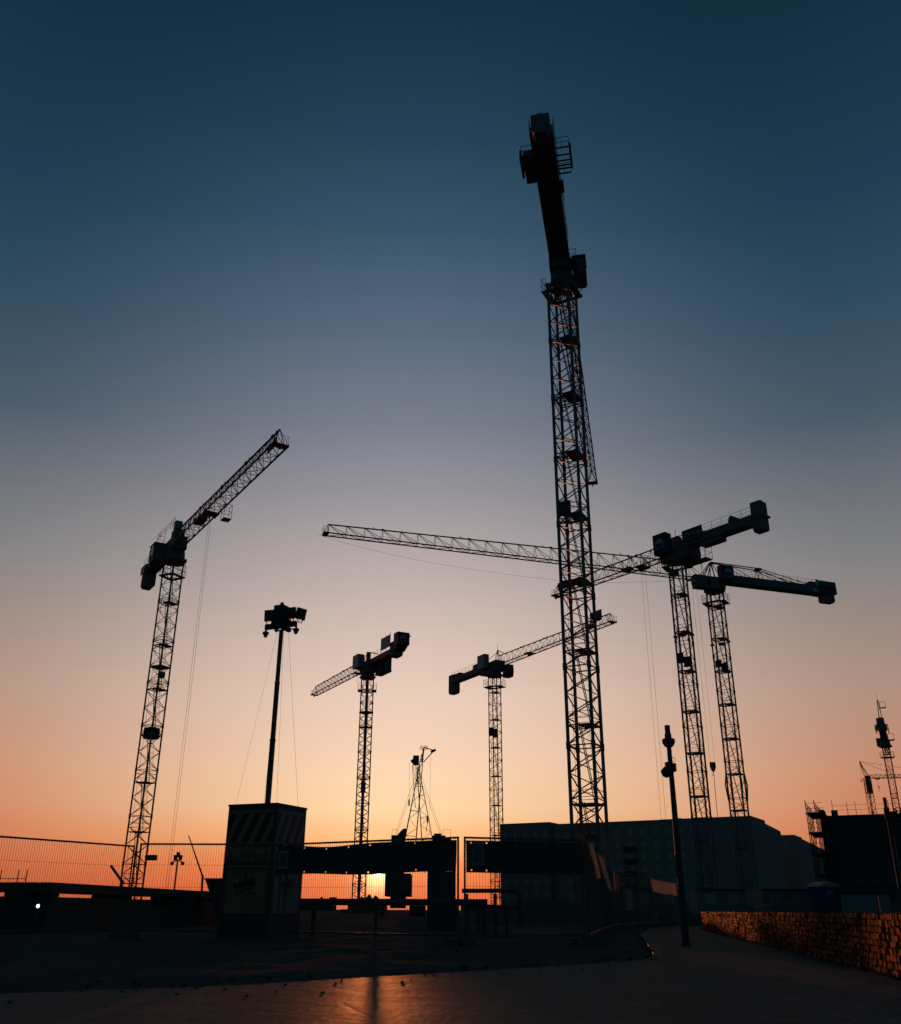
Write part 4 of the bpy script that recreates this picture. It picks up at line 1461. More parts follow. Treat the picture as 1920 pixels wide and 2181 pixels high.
# ------------------------------------------------------------------ watch tower: cabinet with telescopic camera mast
def watch_tower():
    Lf, Rf = Vector((-5.51, 24.25)), Vector((-4.22, 23.70))
    X = (Rf - Lf).normalized()
    Yd = Vector((-X.y, X.x))
    wdt, dep = (Rf - Lf).length, 1.40
    H = 3.0
    r = thing('watch_tower', 'security watch tower: striped cabinet with guyed mast carrying floodlights and dome cameras', 'watch tower', ((Lf.x + Rf.x) / 2, (Lf.y + Rf.y) / 2, 0), math.atan2(X.y, X.x))
    w2 = wdt / 2
    b = MB()
    b.span(-w2, w2, 0, dep, 0, H)
    body = b.build('cabinet', 'frame', r)
    lid = MB()
    lid.span(-w2 - .015, w2 + .015, -.015, dep + .015, H + .003, H + .05)
    lid.build('lid', 'frame', body)
    def panelset(X0, side_):
        """side_ 0: front (faces -Y), 1: right flank (faces +X)"""
        def P(u, z, o):
            return (u - w2, -o, z) if side_ == 0 else (w2 + o, u, z)
        span_ = wdt if side_ == 0 else dep
        def quad(mb, u0, u1, z0, z1, o, t=.004):
            q = [P(u0, z0, o), P(u1, z0, o), P(u1, z1, o), P(u0, z1, o)]
            v = (0, -t, 0) if side_ == 0 else (t, 0, 0)
            mb.prism(q, v)
        mrg = .055
        p = MB()
        quad(p, mrg, span_ - mrg, 1.70, H - .10, .004)
        top_p = p.build('upper_panel', 'panel' if side_ == 0 else 'white', body)
        p = MB()
        quad(p, mrg + .03, span_ - mrg - .03, .55, 1.62, .004)
        low_p = p.build('lower_panel', 'panel' if side_ == 0 else 'white', body)
        fr_ = MB()
        for u0, u1, z0, z1 in ((mrg + .06, span_ - mrg - .06, 1.53, 1.56), (mrg + .06, mrg + .075, .6, 1.53), (span_ - mrg - .075, span_ - mrg - .06, .6, 1.53)):
            quad(fr_, u0, u1, z0, z1, .009)
        quad(fr_, span_ * .2, span_ * .8, 1.46, 1.475, .009)
        fr_.build('panel_border', 'ink', low_p)
        # hazard stripes
        s = MB()
        z0, z1 = 2.15, 2.82
        n = 4 if side_ == 0 else 4
        pitch = span_ / 4.0
        v = (0, -.003, 0) if side_ == 0 else (.003, 0, 0)
        for i in range(-1, n + 1):
            u = mrg + pitch * i + .06
            pts = [(u, z0), (u + pitch * .5, z0), (u + pitch * .5 + .34, z1), (u + .34, z1)]
            lo, hi = mrg + .01, span_ - mrg - .01
            # clip the slanted bar to the panel
            def clip(pp, inside, inter):
                o_ = []
                for k in range(len(pp)):
                    a, c = pp[k - 1], pp[k]
                    if inside(c):
                        if not inside(a): o_.append(inter(a, c))
                        o_.append(c)
                    elif inside(a): o_.append(inter(a, c))
                return o_
            def xi(x): return lambda a, c: (x, a[1] + (c[1] - a[1]) * (x - a[0]) / (c[0] - a[0]))
            pts = clip(pts, lambda q: q[0] >= lo, xi(lo))
            if pts: pts = clip(pts, lambda q: q[0] <= hi, xi(hi))
            if len(pts) >= 3: s.prism([P(a, c, .0085) for a, c in pts], v)
        s.build('hazard_stripes', 'ink', top_p)
        xd = (1, 0, 0) if side_ == 0 else (0, 1, 0)
        lettering('GESCHÜTZT DURCH', P(span_ / 2, 2.045, .0095), xd, (0, 0, 1), span_ * .78, 'ink', top_p, height=.075)
        lettering('BauWatch', P(span_ / 2, 1.815, .0095), xd, (0, 0, 1), span_ * .82, 'ink', top_p, height=.20)
        lettering('ACHTUNG!', P(span_ / 2, .98, .0095), xd, (0, 0, 1), span_ * .46, 'ink', low_p, height=.10)
        # camera pictogram
        c = MB()
        def poly_(pts): c.prism([P(span_ * a, z, .0095) for a, z in pts], (0, -.003, 0) if side_ == 0 else (.003, 0, 0))
        poly_([(.47, 1.30), (.51, 1.30), (.51, 1.46), (.47, 1.46)])
        poly_([(.32, 1.25), (.66, 1.34), (.70, 1.18), (.36, 1.09)])
        poly_([(.24, 1.20), (.31, 1.22), (.33, 1.11), (.26, 1.10)])
        poly_([(.40, 1.075), (.66, 1.14), (.67, 1.10), (.41, 1.03)])
        c.build('camera_pictogram', 'ink', low_p)
        sc_ = MB()
        for u in (.14, span_ - .14):
            sc_.lathe(P(u, H - .17, .004), [(.018, 0), (.018, .01)], 10, (0, -1, 0) if side_ == 0 else (1, 0, 0))
        sc_.build('fixing_bolts', 'ink', top_p)
    panelset(None, 0)
    panelset(None, 1)
    # telescopic mast, three stages
    mx, my = .10, .50
    mt = MB()
    for z0, z1, k in ((H, 4.7, .052), (4.7, 6.2, .047), (6.2, 7.62, .042)):
        mt.bar((mx, my, z0), (mx, my, z1), k * 1.414, 4)
        mt.bar((mx, my, z1 - .06), (mx, my, z1), k * 1.55, 4)
    mast = mt.build('telescopic_mast', 'black', r)
    hz = 7.68
    hd = MB()
    hd.span(mx - .52, mx + .46, my - .05, my + .05, hz, hz + .14)
    hd.span(mx - .05, mx + .05, my - .45, my + .40, hz - .02, hz + .09)
    hd.bar((mx - .13, my, hz - .07), (mx + .35, my, hz - .07), .02)
    head = hd.build('head_frame', 'black', r)
    bx = MB()
    bx.span(mx - .17, mx + .13, my - .2, my + .12, hz + .143, hz + .60)
    bx.lathe((mx - .02, my - .04, hz + .60), [(.05, 0), (.05, .09), (.035, .11)], 14)
    bx.build('control_box', 'lamp', head)
    for cx, cy, yaw, tilt in ((mx - .36, my - .08, .15, -.1), (mx + .30, my - .05, -.15, -.1), (mx + .52, my + .1, 1.25, -.25), (mx - .1, my + .35, 3.0, -.2)):
        f = MB()
        xa = Vector((math.cos(yaw), math.sin(yaw), 0))
        ya = Vector((-math.sin(yaw), math.cos(yaw), 0))
        za = (Vector((0, 0, 1)) + ya * tilt).normalized()
        nn = za.cross(xa) * -1
        cc = Vector((cx, cy, hz + .36))
        f.box(cc, (.29, .08, .31), (xa, nn, za))
        for i in range(5): f.box(cc + nn * -.055 + za * (-.12 + i * .06), (.25, .03, .012), (xa, nn, za))
        f.bar(cc - za * .155 - xa * .1, Vector((cx - xa.x * .06, cy, hz + .10)), .014)
        f.bar(cc - za * .155 + xa * .1, Vector((cx + xa.x * .06, cy, hz + .10)), .014)
        f.build('floodlight', 'black', head)
    for cx, cy, cz in ((mx - .50, my, hz), (mx + .12, my - .42, hz - .02), (mx + .45, my + .02, hz)):
        dmb = MB()
        dmb.lathe((cx, cy, cz), [(.03, 0), (.03, -.05), (.085, -.07), (.088, -.115), (.075, -.135), (.06, -.14), (.055, -.18), (.035, -.215), (.01, -.228)], 16)
        dmb.build('dome_camera', 'black', head, smooth=False)
    for gx, gy, ax_, ay_ in ((-w2 + .12, .1, mx - .12, my), (-w2 + .55, dep - .1, mx - .05, my + .2), (mx + .17, .08, mx + .10, my - .1), (w2 - .1, dep - .25, mx + .22, my)):
        g = MB()
        g.bar((gx, gy, H + .03), (ax_, ay_, hz - .06), .0032)
        g.build('guy_wire', 'rope', r)
watch_tower()

# ------------------------------------------------------------------ lamp post with domed fittings, beside the path
def lamp_post(x, y):
    r = thing('lamp_post', 'dark lamp post with domed camera fittings standing on the pavement', 'lamp post', (x, y, 0))
    p = MB()
    p.lathe((0, 0, 0), [(.10, 0), (.10, .04), (.075, .06), (.072, 1.2), (.062, 2.6), (.05, 4.0)], 16)
    p.build('pole', 'lamp', r, smooth=False)
    t = MB()
    t.lathe((0, 0, 3.98), [(.052, 0), (.10, .03), (.135, .09), (.148, .14), (.13, .19), (.09, .20), (.075, .21), (.075, .30)], 18)
    t.build('dome_camera', 'lamp', r)
    t = MB()
    t.lathe((0, 0, 4.18), [(.06, 0), (.06, .28), (.05, .29)], 14)
    t.build('cap', 'lamp', r)
    b = MB()
    b.box((.02, 0, 3.55), (.17, .17, .17))
    b.box((-.07, -.02, 3.59), (.1, .12, .14))
    br = b.build('bracket', 'lamp', r)
    d = MB()
    d.lathe((-.11, -.02, 3.36), [(.02, -.03), (.07, -.01), (.105, .04), (.12, .09), (.118, .13), (.08, .16), (.05, .2)], 16)
    d.build('dome_camera', 'lamp', r)
    c = MB()
    c.ring((.065, 0, 3.72), .05, .006, (0, 1, 0), 10)
    c.build('cable_loop', 'rope', r)
lamp_post(4.87, 20.9)

def slim_post():
    r = thing('lamp_post', 'slim dark post with a thickened head at the right edge, before the scaffolding', 'lamp post', (11.76, 26.0, 0))
    p = MB()
    p.lathe((0, 0, 0), [(.05, 0), (.045, 2.4), (.04, 3.0)], 12)
    p.build('pole', 'lamp', r)
    p = MB()
    p.lathe((0, 0, 2.9), [(.04, 0), (.075, .06), (.07, .3), (.045, .36), (.045, .6)], 12)
    p.build('head', 'lamp', r)
slim_post()
for k, (x, y, z) in enumerate(((12.3, 27.0, 2.6), (13.0, 27.4, 2.0))):
    r = thing('steel_rod', ('tall' if k == 0 else 'short') + ' thin steel rod catching the sunset beside the slim post', 'rod', (x, y, 0), 0, 'thin steel rods')
    p = MB()
    p.bar((0, 0, 0), (0, 0, z), .014, 8)
    p.build('rod', 'lamp', r)
    p = MB()
    p.lathe((0, 0, z), [(.03, -.02), (.035, .02), (.01, .05)], 8)
    p.build('cap', 'steel', r)

# ------------------------------------------------------------------ buildings
def facade_block(name, label, A, B, depth, H, mat, floors, bays, win_w, win_h, sill, base=0.0, balconies=(), loggias=(), cat='building', side_wins=None, group='apartment buildings behind the site', roofslope=None, pane_floor0=1):
    """block with its front from A to B (seen from -Y side); windows are recessed openings"""
    A, B = Vector(A), Vector(B)
    d = B - A
    Ln = d.length
    d.normalize()
    r = thing(name, label, cat, (A.x, A.y, 0), math.atan2(d.y, d.x), group)
    fh = (H - base - 1.3) / floors
    bw = Ln / bays
    w = MB()
    # front wall as a grid of strips round the openings
    holes = []
    for f in range(floors):
        for k in range(bays):
            if k in loggias:
                ww, hh, sl = bw * .82, fh * .8, fh * .08
            else:
                ww, hh, sl = win_w, win_h, sill
            cx = bw * (k + .5)
            holes.append((cx - ww / 2, cx + ww / 2, base + f * fh + sl, base + f * fh + sl + hh, f, k))
    for f in range(floors):
        z0, z1 = base + f * fh, base + (f + 1) * fh
        row = [h for h in holes if h[4] == f]
        hz0, hz1 = min(h[2] for h in row), max(h[3] for h in row)
        x = 0
        for h in row:
            w.span(x, h[0], 0, .28, z0, z1)
            w.span(h[0], h[1], 0, .28, z0, h[2]); w.span(h[0], h[1], 0, .28, h[3], z1)
            x = h[1]
        w.span(x, Ln, 0, .28, z0, z1)
    w.span(0, Ln, 0, .28, base + floors * fh, H)
    if base: w.span(0, Ln, 0, .28, 0, base)
    w.span(0, Ln, .28, depth, 0, H - .35)
    w.span(0, .28, .28, depth, H - .35, H); w.span(Ln - .28, Ln, .28, depth, H - .35, H); w.span(.28, Ln - .28, depth - .28, depth, H - .35, H)
    wall = w.build('wall', mat, r)
    for h in holes:
        if h[4] < pane_floor0: continue
        p = MB()
        t_ = .07
        x0, x1, z0, z1 = h[0], h[1], h[2], h[3]
        p.span(x0, x1, .16, .22, z0, z0 + t_); p.span(x0, x1, .16, .22, z1 - t_, z1)
        p.span(x0, x0 + t_, .16, .22, z0 + t_, z1 - t_); p.span(x1 - t_, x1, .16, .22, z0 + t_, z1 - t_)
        p.span((x0 + x1) / 2 - .035, (x0 + x1) / 2 + .035, .16, .22, z0 + t_, z1 - t_)
        wn = p.build('window', 'balcony' if h[5] in loggias else 'winframe', r)
        q = MB()
        q.span(x0 + t_, x1 - t_, .235, .25, z0 + t_, z1 - t_)
        q.build('pane', 'balcony' if h[5] in loggias else 'pane', wn)
    for (k, f) in balconies:
        b = MB()
        cx = bw * (k + .5)
        z = base + f * fh
        b.span(cx - 1.5, cx + 1.5, -1.3, -.003, z - .12, z)
        b.span(cx - 1.5, cx + 1.5, -1.3, -1.24, z, z + 1.0)
        b.span(cx - 1.5, cx - 1.44, -1.24, -.003, z, z + 1.0); b.span(cx + 1.44, cx + 1.5, -1.24, -.003, z, z + 1.0)
        b.build('balcony', 'balcony', r)
    return r, wall, Ln
facade_block('apartment_building', 'taupe apartment block at the left end of the row, behind the centre crane mast', (14.3, 273.5), (27.5, 266.0), 15, 22.9, 'taupe', 7, 5, 1.2, 1.7, .8)
facade_block('apartment_building', 'olive apartment block in the middle of the row, with dark balconies', (28.0, 268.3), (55.0, 252.7), 15, 22.5, 'olive', 7, 9, 1.6, 1.75, .8, balconies=[(3, f) for f in range(1, 7)] + [(6, f) for f in range(1, 6)])
rr, wall3, L3 = facade_block('apartment_building', 'blue-grey apartment block at the corner, column of dark recessed loggias', (55.0, 252.7), (75.0, 241.0), 15, 22.55, 'bluish', 7, 7, 1.5, 1.9, .6, loggias=(5,))
for xx, ww, hh in ((3.0, 1.2, .5), (9.5, .8, .4)):
    b = MB()
    b.span(xx, xx + ww, 4, 5.4, 22.2, 22.55 + hh)
    b.build('roof_vent', 'balcony', rr)
# its long flank running back to the right, rendered the same
fl = MB()
fl.prism([(75.05, 241.05, 0), (97.9, 288.0, 0), (85.0, 294.5, 0), (62.5, 248.5, 0)], (0, 0, 22.45))
for f in range(1, 7):
    for k in range(12):
        t = (k + .5) / 12
        p = Vector((75.05 + 22.85 * t, 241.05 + 46.95 * t, 1.0 + f * 3.0))
        fl.box(p, (1.3, .12, 1.6), (Vector((.4376, .8992, 0)), Vector((.8992, -.4376, 0)), Vector((0, 0, 1))))
fl.build('flank_wing', 'bluish', rr, True)
r4, w4, L4 = facade_block('apartment_building', 'farther dark apartment block beyond the corner, partly hidden by the scaffolded building', (84.0, 312.0), (106.0, 300.0), 14, 22.4, 'bluish', 7, 4, 1.4, 1.7, .7)
fl = MB()
fl.prism([(106.02, 300.05, 0), (158, 404, 0), (146, 410, 0), (94, 308, 0)], (0, 0, 22.3))
fl.build('flank_wing', 'bluish', r4, True)

# scaffolded concrete shell at the right edge
def shell_building():
    r = thing('building_shell', 'black concrete building shell under construction at the right edge', 'building', (38.6, 100, 0))
    X0, X1, Y0, Y1, H = 38.9, 66, 100, 122, 9.75
    w = MB()
    nf = 3
    fh = H / nf
    for f in range(nf):
        z0 = f * fh
        x = X0
        k = 0
        while x < X1 - .1:
            x2 = min(x + 3.9, X1)
            w.span(x, x + .9, Y0, Y0 + .3, z0, z0 + fh - .25)
            w.span(x + .9, x2, Y0, Y0 + .3, z0, z0 + .9)
            x = x2; k += 1
        w.span(X0, X1, Y0 - .1, Y1, z0 + fh - .25, z0 + fh)
        w.span(X0, X0 + .3, Y0 + .3, Y1, z0, z0 + fh - .25)
    shell = w.build('shell', 'darkcon', r, True)
    net = MB()
    net.span(X0 + .4, X1 - .4, Y0 + .12, Y0 + .16, .1, H - .3)
    net.build('dust_net', 'mesh', r, True)
    par = MB()
    par.span(39.4, 40.0, 100.2, 101, H, H + .55)
    par.span(44.6, 45.6, 100.2, 101.2, H, H + .25)
    par.span(50, 60, 100, 101, H, H + .8)
    par.build('roof_stack', 'darkmetal', r, True)
    for i, x in enumerate((39.6, 41.0, 41.8, 43.3, 44.9, 46.6, 47.8, 48.4, 49.2)):
        p = MB()
        p.bar((x, 100.3, H), (x - .02, 100.3, H + 1.35 + (.2 if i in (0, 5) else 0)), .035)
        p.build('guard_post', 'steel', r, True)
    g = MB()
    g.bar((39.4, 100.3, H + .55), (50, 100.3, H + .55), .018); g.bar((39.4, 100.3, H + 1.0), (50, 100.3, H + 1.0), .018)
    g.build('guard_line', 'rope', r, True)
    r.rotation_euler.z = R(-25)
shell_building()
def scaffold():
    r = thing('scaffold', 'tubular scaffold with plank decks at the left flank of the black building shell', 'scaffold', (38.6, 100, 0))
    xs, ys = (37.15, 38.0, 38.6), [98.4, 100.2, 102.0, 103.8, 105.6]
    for x in xs[:2]:
        for y in ys:
            p = MB()
            p.bar((x, y, 0), (x, y, 11.2 if y < 100 else 10.9), .045, 6)
            p.build('standard', 'steel', r, True)
    n_ = MB()
    n_.span(38.80, 38.84, ys[0] + .1, ys[-1], 0, 9.6)
    n_.prism([(38.2, ys[0] + 1.2, 0), (38.2, ys[-1], 0), (38.2, ys[-1], 9.8), (38.2, ys[0] + 3.0, 9.4), (38.2, ys[0] + 2.2, 7.2), (38.2, ys[0] + 1.5, 5.6)], (.03, 0, 0))
    n_.span(38.0, 38.9, ys[0] + 1.25, ys[0] + 1.28, 0, 5.2)
    n_.span(38.35, 38.9, ys[0] + 1.25, ys[0] + 1.28, 5.2, 9.5)
    n_.build('dust_net', 'mesh', r, True)
    l = MB()
    for z in (2, 4, 6, 8, 9.9):
        for x in xs[:2]:
            l.bar((x, ys[0], z), (x, ys[-1], z), .035); l.bar((x, ys[0], z + 1.0), (x, ys[-1], z + 1.0), .028)
            l.bar((x, ys[0], z + .5), (x, ys[-1], z + .5), .022)
        for y in ys: l.bar((37.0, y, z), (38.85, y, z), .04)
    for i in range(4):
        l.bar((36.85, ys[i], 2 * (i % 4)), (36.85, ys[i + 1], 2 * (i % 4) + 2), .03)
    for z in (2, 4, 6, 8, 9.9):
        for dz in (.5, 1.0): l.bar((xs[0], ys[0], z + dz), (38.8, ys[0], z + dz), .024)
        l.bar((xs[0], ys[0], z - 2 if z < 9 else 8), (xs[1], ys[0], z), .022)
        for q in range(3): l.bar((37.4 + q * .5, ys[0] - .2 * q, z + .13), (37.2 + q * .5, ys[0] + 3.5, z + .13 + .2 * (q % 2)), .04)
    l.build('ledger', 'steel', r, True)
    for z in (2, 4, 6, 8, 9.9):
        d = MB()
        d.span(37.2, 38.82, ys[0], ys[-1], z + .04, z + .1)
        d.span(38.3, 38.8, ys[0] + .3 * (z % 3), ys[0] + 3, z + .1, z + .35)
        d.build('deck', 'bark', r, True)
    r.rotation_euler.z = R(-25)
scaffold()

# ------------------------------------------------------------------ site cabins, skip, stacks and pipes behind the fence
def cabin(x, y, w, label):
    r = thing('site_cabin', label, 'cabin', (x, y, 0), R(6), 'site cabins below the apartment blocks')
    b = MB()
    b.span(0, w, 0, 2.4, .15, 2.75)
    n = int(w / .25)
    for i in range(n):
        b.span(w * i / n, w * (i + .5) / n, -.03, -.001, .25, 1.25)
    b.build('body', 'white', r)
    t = MB()
    t.span(-.06, w + .06, -.06, 2.46, 2.753, 2.95)
    t.build('roof_frame', 'frame', r)
    for cx in (w * .27, w * .73):
        f = MB()
        f.span(cx - .62, cx + .62, -.05, -.002, 1.38, 2.42)
        wn = f.build('window', 'winframe', r)
        for q in (-.29, .29):
            p = MB()
            p.span(cx + q - .24, cx + q + .24, -.062, -.051, 1.47, 2.33)
            p.build('pane', 'pane', wn)
    s = MB()
    for xx in (.1, w - .3): s.span(xx, xx + .2, .1, 2.3, 0, .147)
    s.build('skid', 'frame', r)
    return r
cabin(20.4, 111, 5.6, 'white site cabin at the left end of the cabin row')
cabin(27.3, 110, 5.6, 'white site cabin in the middle of the cabin row')
cabin(34.2, 109, 5.6, 'white site cabin at the right end of the cabin row')

def block(x, y, w, label):
    b = MB()
    b.prism([(x, y, -.05), (x + w, y, -.05), (x + w * .96, y, .55), (x + w * .04, y, .55)], (0, .5, 0))
    return tag(b.build('concrete_block', 'concrete'), label, 'block', 'low concrete blocks in front of the cabins')
block(9.3, 50, .8, 'leftmost low concrete block in front of the cabins')
block(10.4, 50.2, .8, 'middle low concrete block in front of the cabins')
block(11.5, 49.8, 1.2, 'rightmost and widest low concrete block in front of the cabins')

def toilet():
    r = thing('portable_toilet', 'blue portable toilet with pale roof edge behind the stone wall', 'toilet', (19.4, 52, 0))
    b = MB()
    b.prism([(18.95, 51.4, 0), (20.15, 51.4, 0), (20.1, 51.4, 1.85), (19.0, 51.4, 1.85)], (0, 1.2, 0))
    b.build('body', 'blue', r, True)
    t = MB()
    t.prism([(18.9, 51.35, 1.853), (20.2, 51.35, 1.853), (19.95, 51.35, 2.02), (19.55, 51.35, 2.1), (19.15, 51.35, 2.02)], (0, 1.3, 0))
    t.build('roof', 'white', r, True)
    d = MB()
    d.span(19.2, 19.9, 51.37, 51.397, .1, 1.75)
    dr = d.build('door', 'blue', r, True)
    lettering('TOI', (19.45, 51.365, 1.55), (1, 0, 0), (0, 0, 1), .34, 'sign', dr, True, height=.2)
    r.rotation_euler.z = R(12)
toilet()
for k, (x0, x1) in enumerate(((19.6, 21.35), (21.45, 22.0))):
    r = thing('site_hoarding', ('wide' if k == 0 else 'narrow') + ' grey hoarding panel standing behind the stone wall', 'hoarding', (x0, 50, 0), 0, 'hoarding panels behind the stone wall')
    p = MB()
    p.span(x0, x1, 50, 50.06, .1, 1.43)
    p.build('board', 'white', r, True)
    p = MB()
    for x in (x0 + .06, x1 - .06): p.bar((x, 50.12, 0), (x, 50.12, 1.4), .035)
    p.build('post', 'frame', r, True)

def beam_stack(A, B, label, ztop, low=.86):
    A, B = Vector(A), Vector(B)
    d = (B - A)
    Ln = d.length
    r = thing('beam_stack', label, 'steel stack', (A.x, A.y, 0), math.atan2(d.y, d.x), 'stacks of steel sheet piles')
    for k in range(3):
        b = MB()
        y = -.55 + k * .42
        b.prism([(0, y, ztop - .26), (0, y + .40, ztop - .26), (0, y + .34, ztop), (0, y + .06, ztop)], (Ln, 0, 0))
        b.build('sheet_pile', 'steel', r)
    n = max(3, int(Ln / 4.0))
    for i in range(n):
        t = MB()
        x = .3 + (Ln - .6) * i / (n - 1)
        t.span(x - .12, x + .12, -.6, .7, low + .002, ztop - .262)
        t.build('timber_bearer', 'bark', r)
    for k in range(2):
        b = MB()
        b.span(-.2, Ln, -.6 + k * .62, -.02 + k * .62, 0.02, low - .22)
        b.span(.1, Ln * .46, -.58 + k * .62, -.04 + k * .62, low - .218, low)
        b.span(Ln * .56, Ln - .1, -.58 + k * .62, -.04 + k * .62, low - .218, low)
        b.build('lower_pile', 'steel', r)
beam_stack((-11.64, 28.0), (-10.25, 44.0), 'long stack of dark steel sheet piles running away behind the left fence', 1.31, .93)
beam_stack((-17.6, 30.0), (-12.4, 29.6), 'shorter stack of dark steel sheet piles at the left edge', 1.33, .95)

def floodlight_stand():
    r = thing('work_lamp', 'small lit white work lamp low in the dark at the left', 'lamp', (-10.8, 26.5, 0))
    p = MB()
    for a in (0, 2.1, 4.2): p.bar((-10.8 + .25 * math.cos(a), 26.5 + .25 * math.sin(a), -.05), (-10.8, 26.5, .45), .015)
    p.bar((-10.8, 26.5, .4), (-10.8, 26.5, .62), .02)
    p.build('tripod', 'frame', r, True)
    n = Vector((.42, -.9, .05)).normalized()
    c = Vector((-10.8, 26.5, .69))
    h = MB()
    h.lathe(c - n * .135, [(.04, 0), (.06, .06), (.065, .125)], 16, n)
    hs = h.build('housing', 'black', r, True)
    l = MB()
    l.lathe(c, [(.038, 0), (.036, .012), (.015, .018)], 16, n)
    l.build('lens', 'lens', hs, True)
floodlight_stand()

def railing_frame():
    r = thing('tube_railing', 'small railing of scaffold tubes far off at the left edge', 'scaffold', (-27, 60, 0))
    for x in (-27.0, -25.95, -25.45, -28.4):
        p = MB()
        p.bar((x, 60, 0), (x, 60, 2.75 if x > -28 else 2.6), .03)
        p.build('standard', 'steel', r, True)
    p = MB()
    for z in (2.25, 1.95): p.bar((-29, 60, z), (-25.45, 60, z), .03)
    p.bar((-26.5, 60, 1.9), (-26.5, 60, 2.25), .02)
    p.build('rail', 'steel', r, True)
railing_frame()

def far_watch_mast():
    r = thing('floodlight_mast', 'small distant floodlight mast seen through the left fence', 'floodlight mast', (-39.75, 145, 0))
    p = MB()
    p.bar((0, 0, 0), (0, 0, 7.2), .13)
    p.build('pole', 'black', r)
    for x, z, a in ((-.35, 7.5, .2), (.4, 7.5, -.2), (.0, 7.9, 0)):
        f = MB()
        f.box((x, 0, z), (.5, .2, .75), (Vector((math.cos(a), 0, math.sin(a))), Vector((0, 1, 0)), Vector((-math.sin(a), 0, math.cos(a)))))
        f.build('floodlight', 'black', r)
    for x in (-.75, .8):
        f = MB()
        f.bar((0, 0, 7.1), (x, 0, 6.9), .09)
        f.lathe((x, 0, 6.95), [(.1, 0), (.28, -.1), (.28, -.3), (.1, -.5)], 10)
        f.build('dome_camera', 'black', r)
far_watch_mast()

def pump_arm():
    r = thing('concrete_pump', 'thin bent boom of a distant concrete pump behind the left fence', 'concrete pump', (-29.6, 120, 0))
    b = MB()
    b.span(-32.5, -28.4, 119, 121.4, .5, 2.0)
    b.span(-30.2, -29.0, 119.4, 121, 2.0, 2.6)
    body = b.build('body', 'darkmetal', r, True)
    for x in (-32, -30.6, -29):
        w = MB()
        w.lathe((x, 118.9, .5), [(.5, 0), (.5, .35)], 14, (0, 1, 0))
        w.build('wheel', 'black', r, True)
    b = MB()
    b.bar((-29.58, 120, 2.5), (-29.65, 120, 4.3), .16)
    b.bar((-29.65, 120, 4.2), (-31.9, 120, 8.9), .13, 4, .07)
    b.build('boom', 'darkmetal', r, True)
pump_arm()

def skip():
    r = thing('skip', 'dark steel skip with sloping end behind the watch tower cabinet', 'skip', (-8.9, 40, 0))
    b = MB()
    b.prism([(-9.62, 39.4, 1.70), (-9.3, 39.4, 1.0), (-9.1, 39.4, .55), (-7.0, 39.4, .55), (-6.4, 39.4, 1.70)], (0, 1.6, 0))
    b.build('tub', 'steel', r, True)
    b = MB()
    b.span(-9.66, -6.36, 39.35, 39.42, 1.70, 1.76)
    b.build('rim', 'steel', r, True)
    for x in (-8.9, -7.3):
        b = MB()
        b.span(x, x + .2, 39.5, 40.9, -.06, .547)
        b.build('timber_bearer', 'bark', r, True)
skip()

def pipe_run(label, pts, rad, legs, boxes=(), group='site water pipes on posts'):
    r = thing('pipe_run', label, 'pipe', (pts[0][0], pts[0][1], 0), 0, group)
    p = MB()
    p.path(pts, rad, 10)
    for q in pts[1:-1]: p.lathe(Vector(q) + Vector((0, 0, -rad * .9)), [(rad * .6, 0), (rad * 1.05, rad * .5), (rad * 1.05, rad * 1.3), (rad * .6, rad * 1.8)], 10)
    a, b = Vector(pts[0]), Vector(pts[1])
    n = max(1, int((b - a).length / 1.3))
    for i in range(1, n): 
        c = a.lerp(b, i / n)
        p.bar(c - (b - a).normalized() * .025, c + (b - a).normalized() * .025, rad * 1.5, 10)
    p.build('pipe', 'pipe', r, True)
    for x, y, w, z in legs:
        l = MB()
        l.span(x - w / 2, x + w / 2, y - .06, y + .06, -.06, z)
        l.build('support_post', 'steel', r, True)
    for x, y, w, z0, z1 in boxes:
        l = MB()
        l.span(x - w / 2, x + w / 2, y - .2, y + .2, z0, z1)
        l.build('valve_box', 'darkmetal', r, True)
pipe_run('dark water pipe on posts under the long banner', [(-4.9, 27, .83), (1.05, 27, .84)], .085, [(-3.62, 27.12, .11, .75), (-1.95, 27.12, .075, .45), (.95, 27.12, .12, .75)], [(-1.92, 27.14, .14, .46, .745), (-3.1, 26.98, .16, .90, .95)])
pipe_run('upper dark pipe with a bend under the right banner', [(.40, 30, 1.18), (1.95, 30, 1.19), (2.12, 30, 1.10), (2.16, 30, .2)], .062, [(.55, 30.1, .1, 1.1), (1.4, 30.1, .1, 1.1)])
pipe_run('lower dark pipe beneath the bent one, under the right banner', [(.38, 30.4, .78), (2.1, 30.4, .73)], .055, [(.9, 30.5, .09, .72), (1.75, 30.5, .09, .7)])

def tool_container():
    r = thing('tool_container', 'dark tall steel container standing under the long banner near the gap', 'container', (-.25, 34, 0))
    b = MB()
    b.span(-.72, .24, 34, 35.4, 0, 1.86)
    for i in range(5): b.span(-.68 + i * .18, -.60 + i * .18, 33.97, 33.999, .1, 1.75)
    b.build('body', 'darkmetal', r, True)
    d = MB()
    d.span(-.30, .2, 33.93, 33.965, .08, 1.78)
    d.build('door', 'pipe', r, True)
tool_container()

